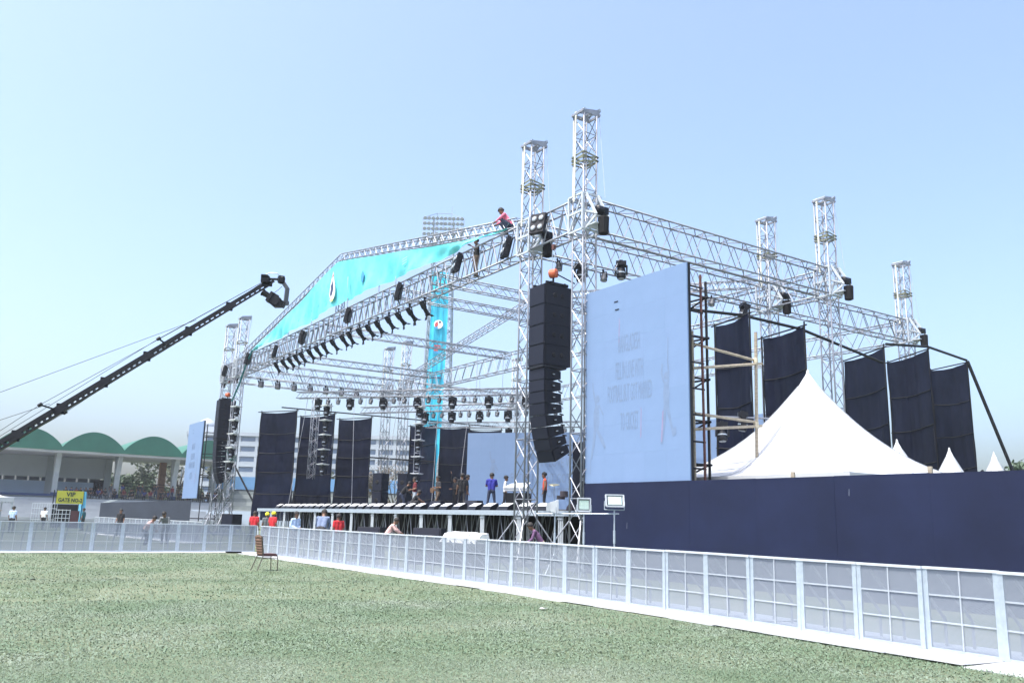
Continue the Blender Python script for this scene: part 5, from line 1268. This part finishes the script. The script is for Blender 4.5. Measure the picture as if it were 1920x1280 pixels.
person('person on stage in a dark shirt and brown trousers playing a guitar', -38.75, 21.53, DZ, TOC - 1.0, pose(ell=(.0, .27, 1.13), wrl=(.28, .30, 1.15), elr=(-.06, -.27, 1.13), wrr=(.19, -.08, .98), **walk), 'dark', 'brown', gS)
person('person on stage in black raising one arm high beside the drape', -39.1, 22.76, DZ, LEFT + .5, pose(shr=(0, -.19, 1.42), elr=(.14, -.24, 1.62), wrr=(.16, -.22, 1.92), wrl=(.24, .12, 1.12), ell=(.02, .26, 1.12)), 'black', 'black', gS, sleeve='long')
person('person on stage in a black shirt, nearest of the pair beside the raised arm', -35.21, 20.87, DZ, AWAY + .3, pose(**walk), 'black', 'dark', gS)
person('person on stage in black standing half behind another before the video wall', -36.13, 21.67, DZ, RIGHT, pose(), 'black', 'denim', gS)
person('person on stage in a royal blue shirt seen from behind with legs apart', -33.58, 21.49, DZ, AWAY, pose(**fold, **apart), 'blue', 'denim', gS)
person('person on stage in a white shirt and dark trousers, facing right', -35.04, 23.23, DZ, RIGHT, pose(**walk), 'white', 'dark', gS)
person('person in an orange red top on stage behind the near lattice tower', -30.9, 22.6, DZ, LEFT, pose(), 'orange', 'dark', gS, sleeve='none')
gF = 'crew in front of the stage'
bend = dict(pel=(-.1, 0, .86), che=(.08, 0, 1.12), neck=(.2, 0, 1.29), head=(.30, 0, 1.40), shl=(.17, .19, 1.23), shr=(.17, -.19, 1.23), ell=(.25, .25, .97), elr=(.25, -.25, .97), wrl=(.42, .15, .85), wrr=(.42, -.15, .85), hil=(-.1, .095, .84), hir=(-.1, -.095, .84), knl=(.05, .11, .46), knr=(.05, -.11, .46), anl=(-.05, .12, .08), anr=(-.05, -.12, .08))
person('crew person in a red shirt seen from behind at the far stage corner', -45.74, 14.34, .05, AWAY, pose(), 'red', 'dark', gF)
person('crew person in dark clothes with a yellow cap between two red shirts', -47.5, 15.6, 0, AWAY + .5, pose(), 'grey', 'dark', gF, cap=True)
person('crew person in a red shirt with a yellow cap below the far drape', -45.0, 15.1, .05, AWAY - .4, pose(), 'red', 'dark', gF, cap=True)
person('person in a white vest over navy sleeves looking right before the stage', -35.64, 12.95, .05, RIGHT - .6, pose(**HANDS), 'sky', 'dark', gF, sleeve='long')
person('person in a slate blue shirt bending over before the stage', -32.16, 12.75, .22, AWAY, pose(**bend), 'slate', 'dark', gF, sleeve='long', scale=1.08)
person('person in a red shirt facing the stage legs', -34.68, 14.5, 0, AWAY + .6, pose(), 'red', 'dark', gF)
crouch = dict(pel=(-.12, 0, .30), che=(.06, 0, .58), neck=(.17, 0, .77), head=(.26, 0, .88), shl=(.15, .19, .71), shr=(.15, -.19, .71), ell=(.30, .22, .55), elr=(.30, -.22, .55), wrl=(.45, .12, .45), wrr=(.42, -.12, .42), hil=(-.12, .10, .29), hir=(-.12, -.10, .29), knl=(.25, .17, .50), knr=(.28, -.17, .47), anl=(-.02, .13, .08), anr=(.04, -.13, .08))
person('person in a blush shirt crouching by the black floor loudspeaker before the stage', -30.6, 14.9, .62, RIGHT, pose(**crouch), 'blush', 'dark', gF, sleeve='long')
person('person in a purple check shirt under the stage edge by the near tower', -24.9, 18.0, .05, LEFT, pose(**bend), 'purple', 'beige', gF, sleeve='long')
person('person on stage in a charcoal shirt crouching by the dark monitor wedge', -40.2, 20.9, DZ, RIGHT, pose(**crouch), 'dark', 'dark', gS)
person('person on stage in a black shirt bending beside the tall speaker stack', -42.2, 21.3, DZ, RIGHT, pose(**bend), 'black', 'denim', gS, sleeve='long')
gT = 'riggers up on the roof truss'
person('person in a pink shirt crouching on top of the front truss', -28.15, 18.45, ZT + .03, LEFT, pose(**crouch), 'pink', 'denim', gT, sleeve='long', scale=1.12)
person('person in dark clothes standing inside the front truss', -30.8, 18.55, ZB + .02, LEFT + .4, pose(wrl=(.32, .2, 1.3), ell=(.1, .27, 1.2)), 'black', 'brown', gT, scale=1.04)
gL = 'people beyond the lawn-end barriers'
person('person in a patterned dark shirt leaning behind the lawn-end barriers', -44.2, 9.55, .1, TOC, pose(**bend), 'grey', 'dark', gL, sleeve='long')
person('person in dark clothes standing before the grey hoarding', -60.8, 10.3, 0, TOC, pose(), 'black', 'dark', gL)
person('person in a pale pink shirt stooping low behind the lawn-end barriers', -45.6, 9.0, -.12, RIGHT, pose(**bend), 'blush', 'dark', gL)
person('person in dark clothes pointing under the small canopy', -66.6, 3.55, 0, RIGHT, pose(elr=(.15, -.22, 1.35), wrr=(.42, -.22, 1.42)), 'black', 'dark', gL)
person('person in a pale blue shirt beside the small canopy', -66.0, 4.55, 0, AWAY, pose(), 'sky', 'dark', gL)
person('person in teal standing at the blue cloth of the VIP gate', -75.0, 10.0, 0, LEFT, pose(), 'teal', 'dark', gL)
person('person in white behind the lattice fence by the VIP gate', -76.5, 7.4, 0, AWAY, pose(**walk), 'white', 'dark', gL)
# spectators under the grandstand roof, a few pixels each
sit = dict(pel=(-.1, 0, .48), che=(-.08, 0, .80), neck=(-.04, 0, 1.0), head=(0, 0, 1.14), shl=(-.05, .19, .94), shr=(-.05, -.19, .94), ell=(.05, .24, .68), elr=(.05, -.24, .68), wrl=(.28, .14, .60), wrr=(.28, -.14, .60), hil=(-.1, .1, .46), hir=(-.1, -.1, .46), knl=(.34, .12, .48), knr=(.34, -.12, .48), anl=(.34, .12, .08), anr=(.34, -.12, .08))
cols = [('dark', 'dark'), ('navy', 'dark'), ('maroon', 'denim'), ('black', 'dark'), ('dark', 'denim'), ('black', 'denim')]
gG = 'spectators under the grandstand roof'
n_ = 0
for k in range(40):
    y = 14.8 + k * .52 + random.uniform(-.2, .2); sh, lg = cols[(k * 7) % 6]; stn = k in (13, 17, 18, 22, 26) or k % 11 == 10
    if abs((y - YC0) % BW) < .5: y += .8
    person('%s spectator in the shade of the grandstand, %s from the VIP gate side' % ('standing' if stn else 'sitting', ORD[k]), XF + (1.1 if not stn else .9) + random.uniform(-.2, .2), y, 3.3 if stn else 3.12, random.uniform(-.5, .5), pose(**({} if stn else sit)), sh, lg, gG, key='gs%s%s' % (sh, stn), fingers=False, scale=1.12)
t = thing('guitar', 'dark bodied electric guitar held by the person in brown trousers', 'guitar', (-38.75, 21.53, DZ + 1.02), TOC - 1.0)
MB().prism([(.24, -.28, -.12), (.24, -.05, -.17), (.24, .06, -.06), (.24, .06, .06), (.24, -.05, .13), (.24, -.28, .12), (.24, -.34, 0)], (.05, 0, 0)).build('body', mat('guitar_sunburst', (.12, .06, .03), .3), t)
MB().bar((.27, .05, 0), (.29, .52, .12), .045, .025).build('neck', mat('guitar_neck', (.2, .12, .06), .4), t)
MB().box((.29, .58, .135), (.025, .14, .06)).build('headstock', MATS['guitar_sunburst'], t)

# ------------------------------------------------------------------ odds and ends on the lawn
o = MB().prism([(-37.2, 10.55, .02), (-37.2, 11.15, .02), (-36.9, 11.15, .02), (-36.9, 10.55, .02)], (0, 0, .05)).build('cable_cover', RUBBER); tag(o, 'flat black rubber cable cover at the barrier corner', 'cable cover')
PAPER = mat('scrap_paper', (.6, .6, .58), .8)
for k, (x, y, m, lb) in enumerate(((-22.9, 2.1, RUBBER, 'small dark clod on the lawn at the picture\'s left'), (-20.6, 11.0, PAPER, 'white paper scrap on the lawn beside the barrier foot plates'), (-13.5, 9.8, PAPER, 'pale paper scrap on the lawn before the middle barriers'))):
    q = MB().prism([(x, y, .03), (x + .09, y + .02, .035), (x + .12, y + .1, .05), (x + .03, y + .12, .03), (x - .04, y + .06, .04)], (0, 0, .012)).build('lawn_litter', m); tag(q, lb, 'litter', 'litter on the lawn')

# ------------------------------------------------------------------ haze
hv = bpy.data.materials.new('haze_air'); hv.use_nodes = True; n = hv.node_tree.nodes; n.remove(n['Principled BSDF'])
pv = n.new('ShaderNodeVolumePrincipled'); pv.inputs['Color'].default_value = (.86, .92, 1, 1); pv.inputs['Density'].default_value = .00038; pv.inputs['Anisotropy'].default_value = .3
hv.node_tree.links.new(pv.outputs[0], n['Material Output'].inputs['Volume'])
o = MB().box((-165, 75, 26), (440, 330, 54)).build('haze', hv); tag(o, 'thin pale blue haze lying over the whole ground', 'haze', None, 'stuff')
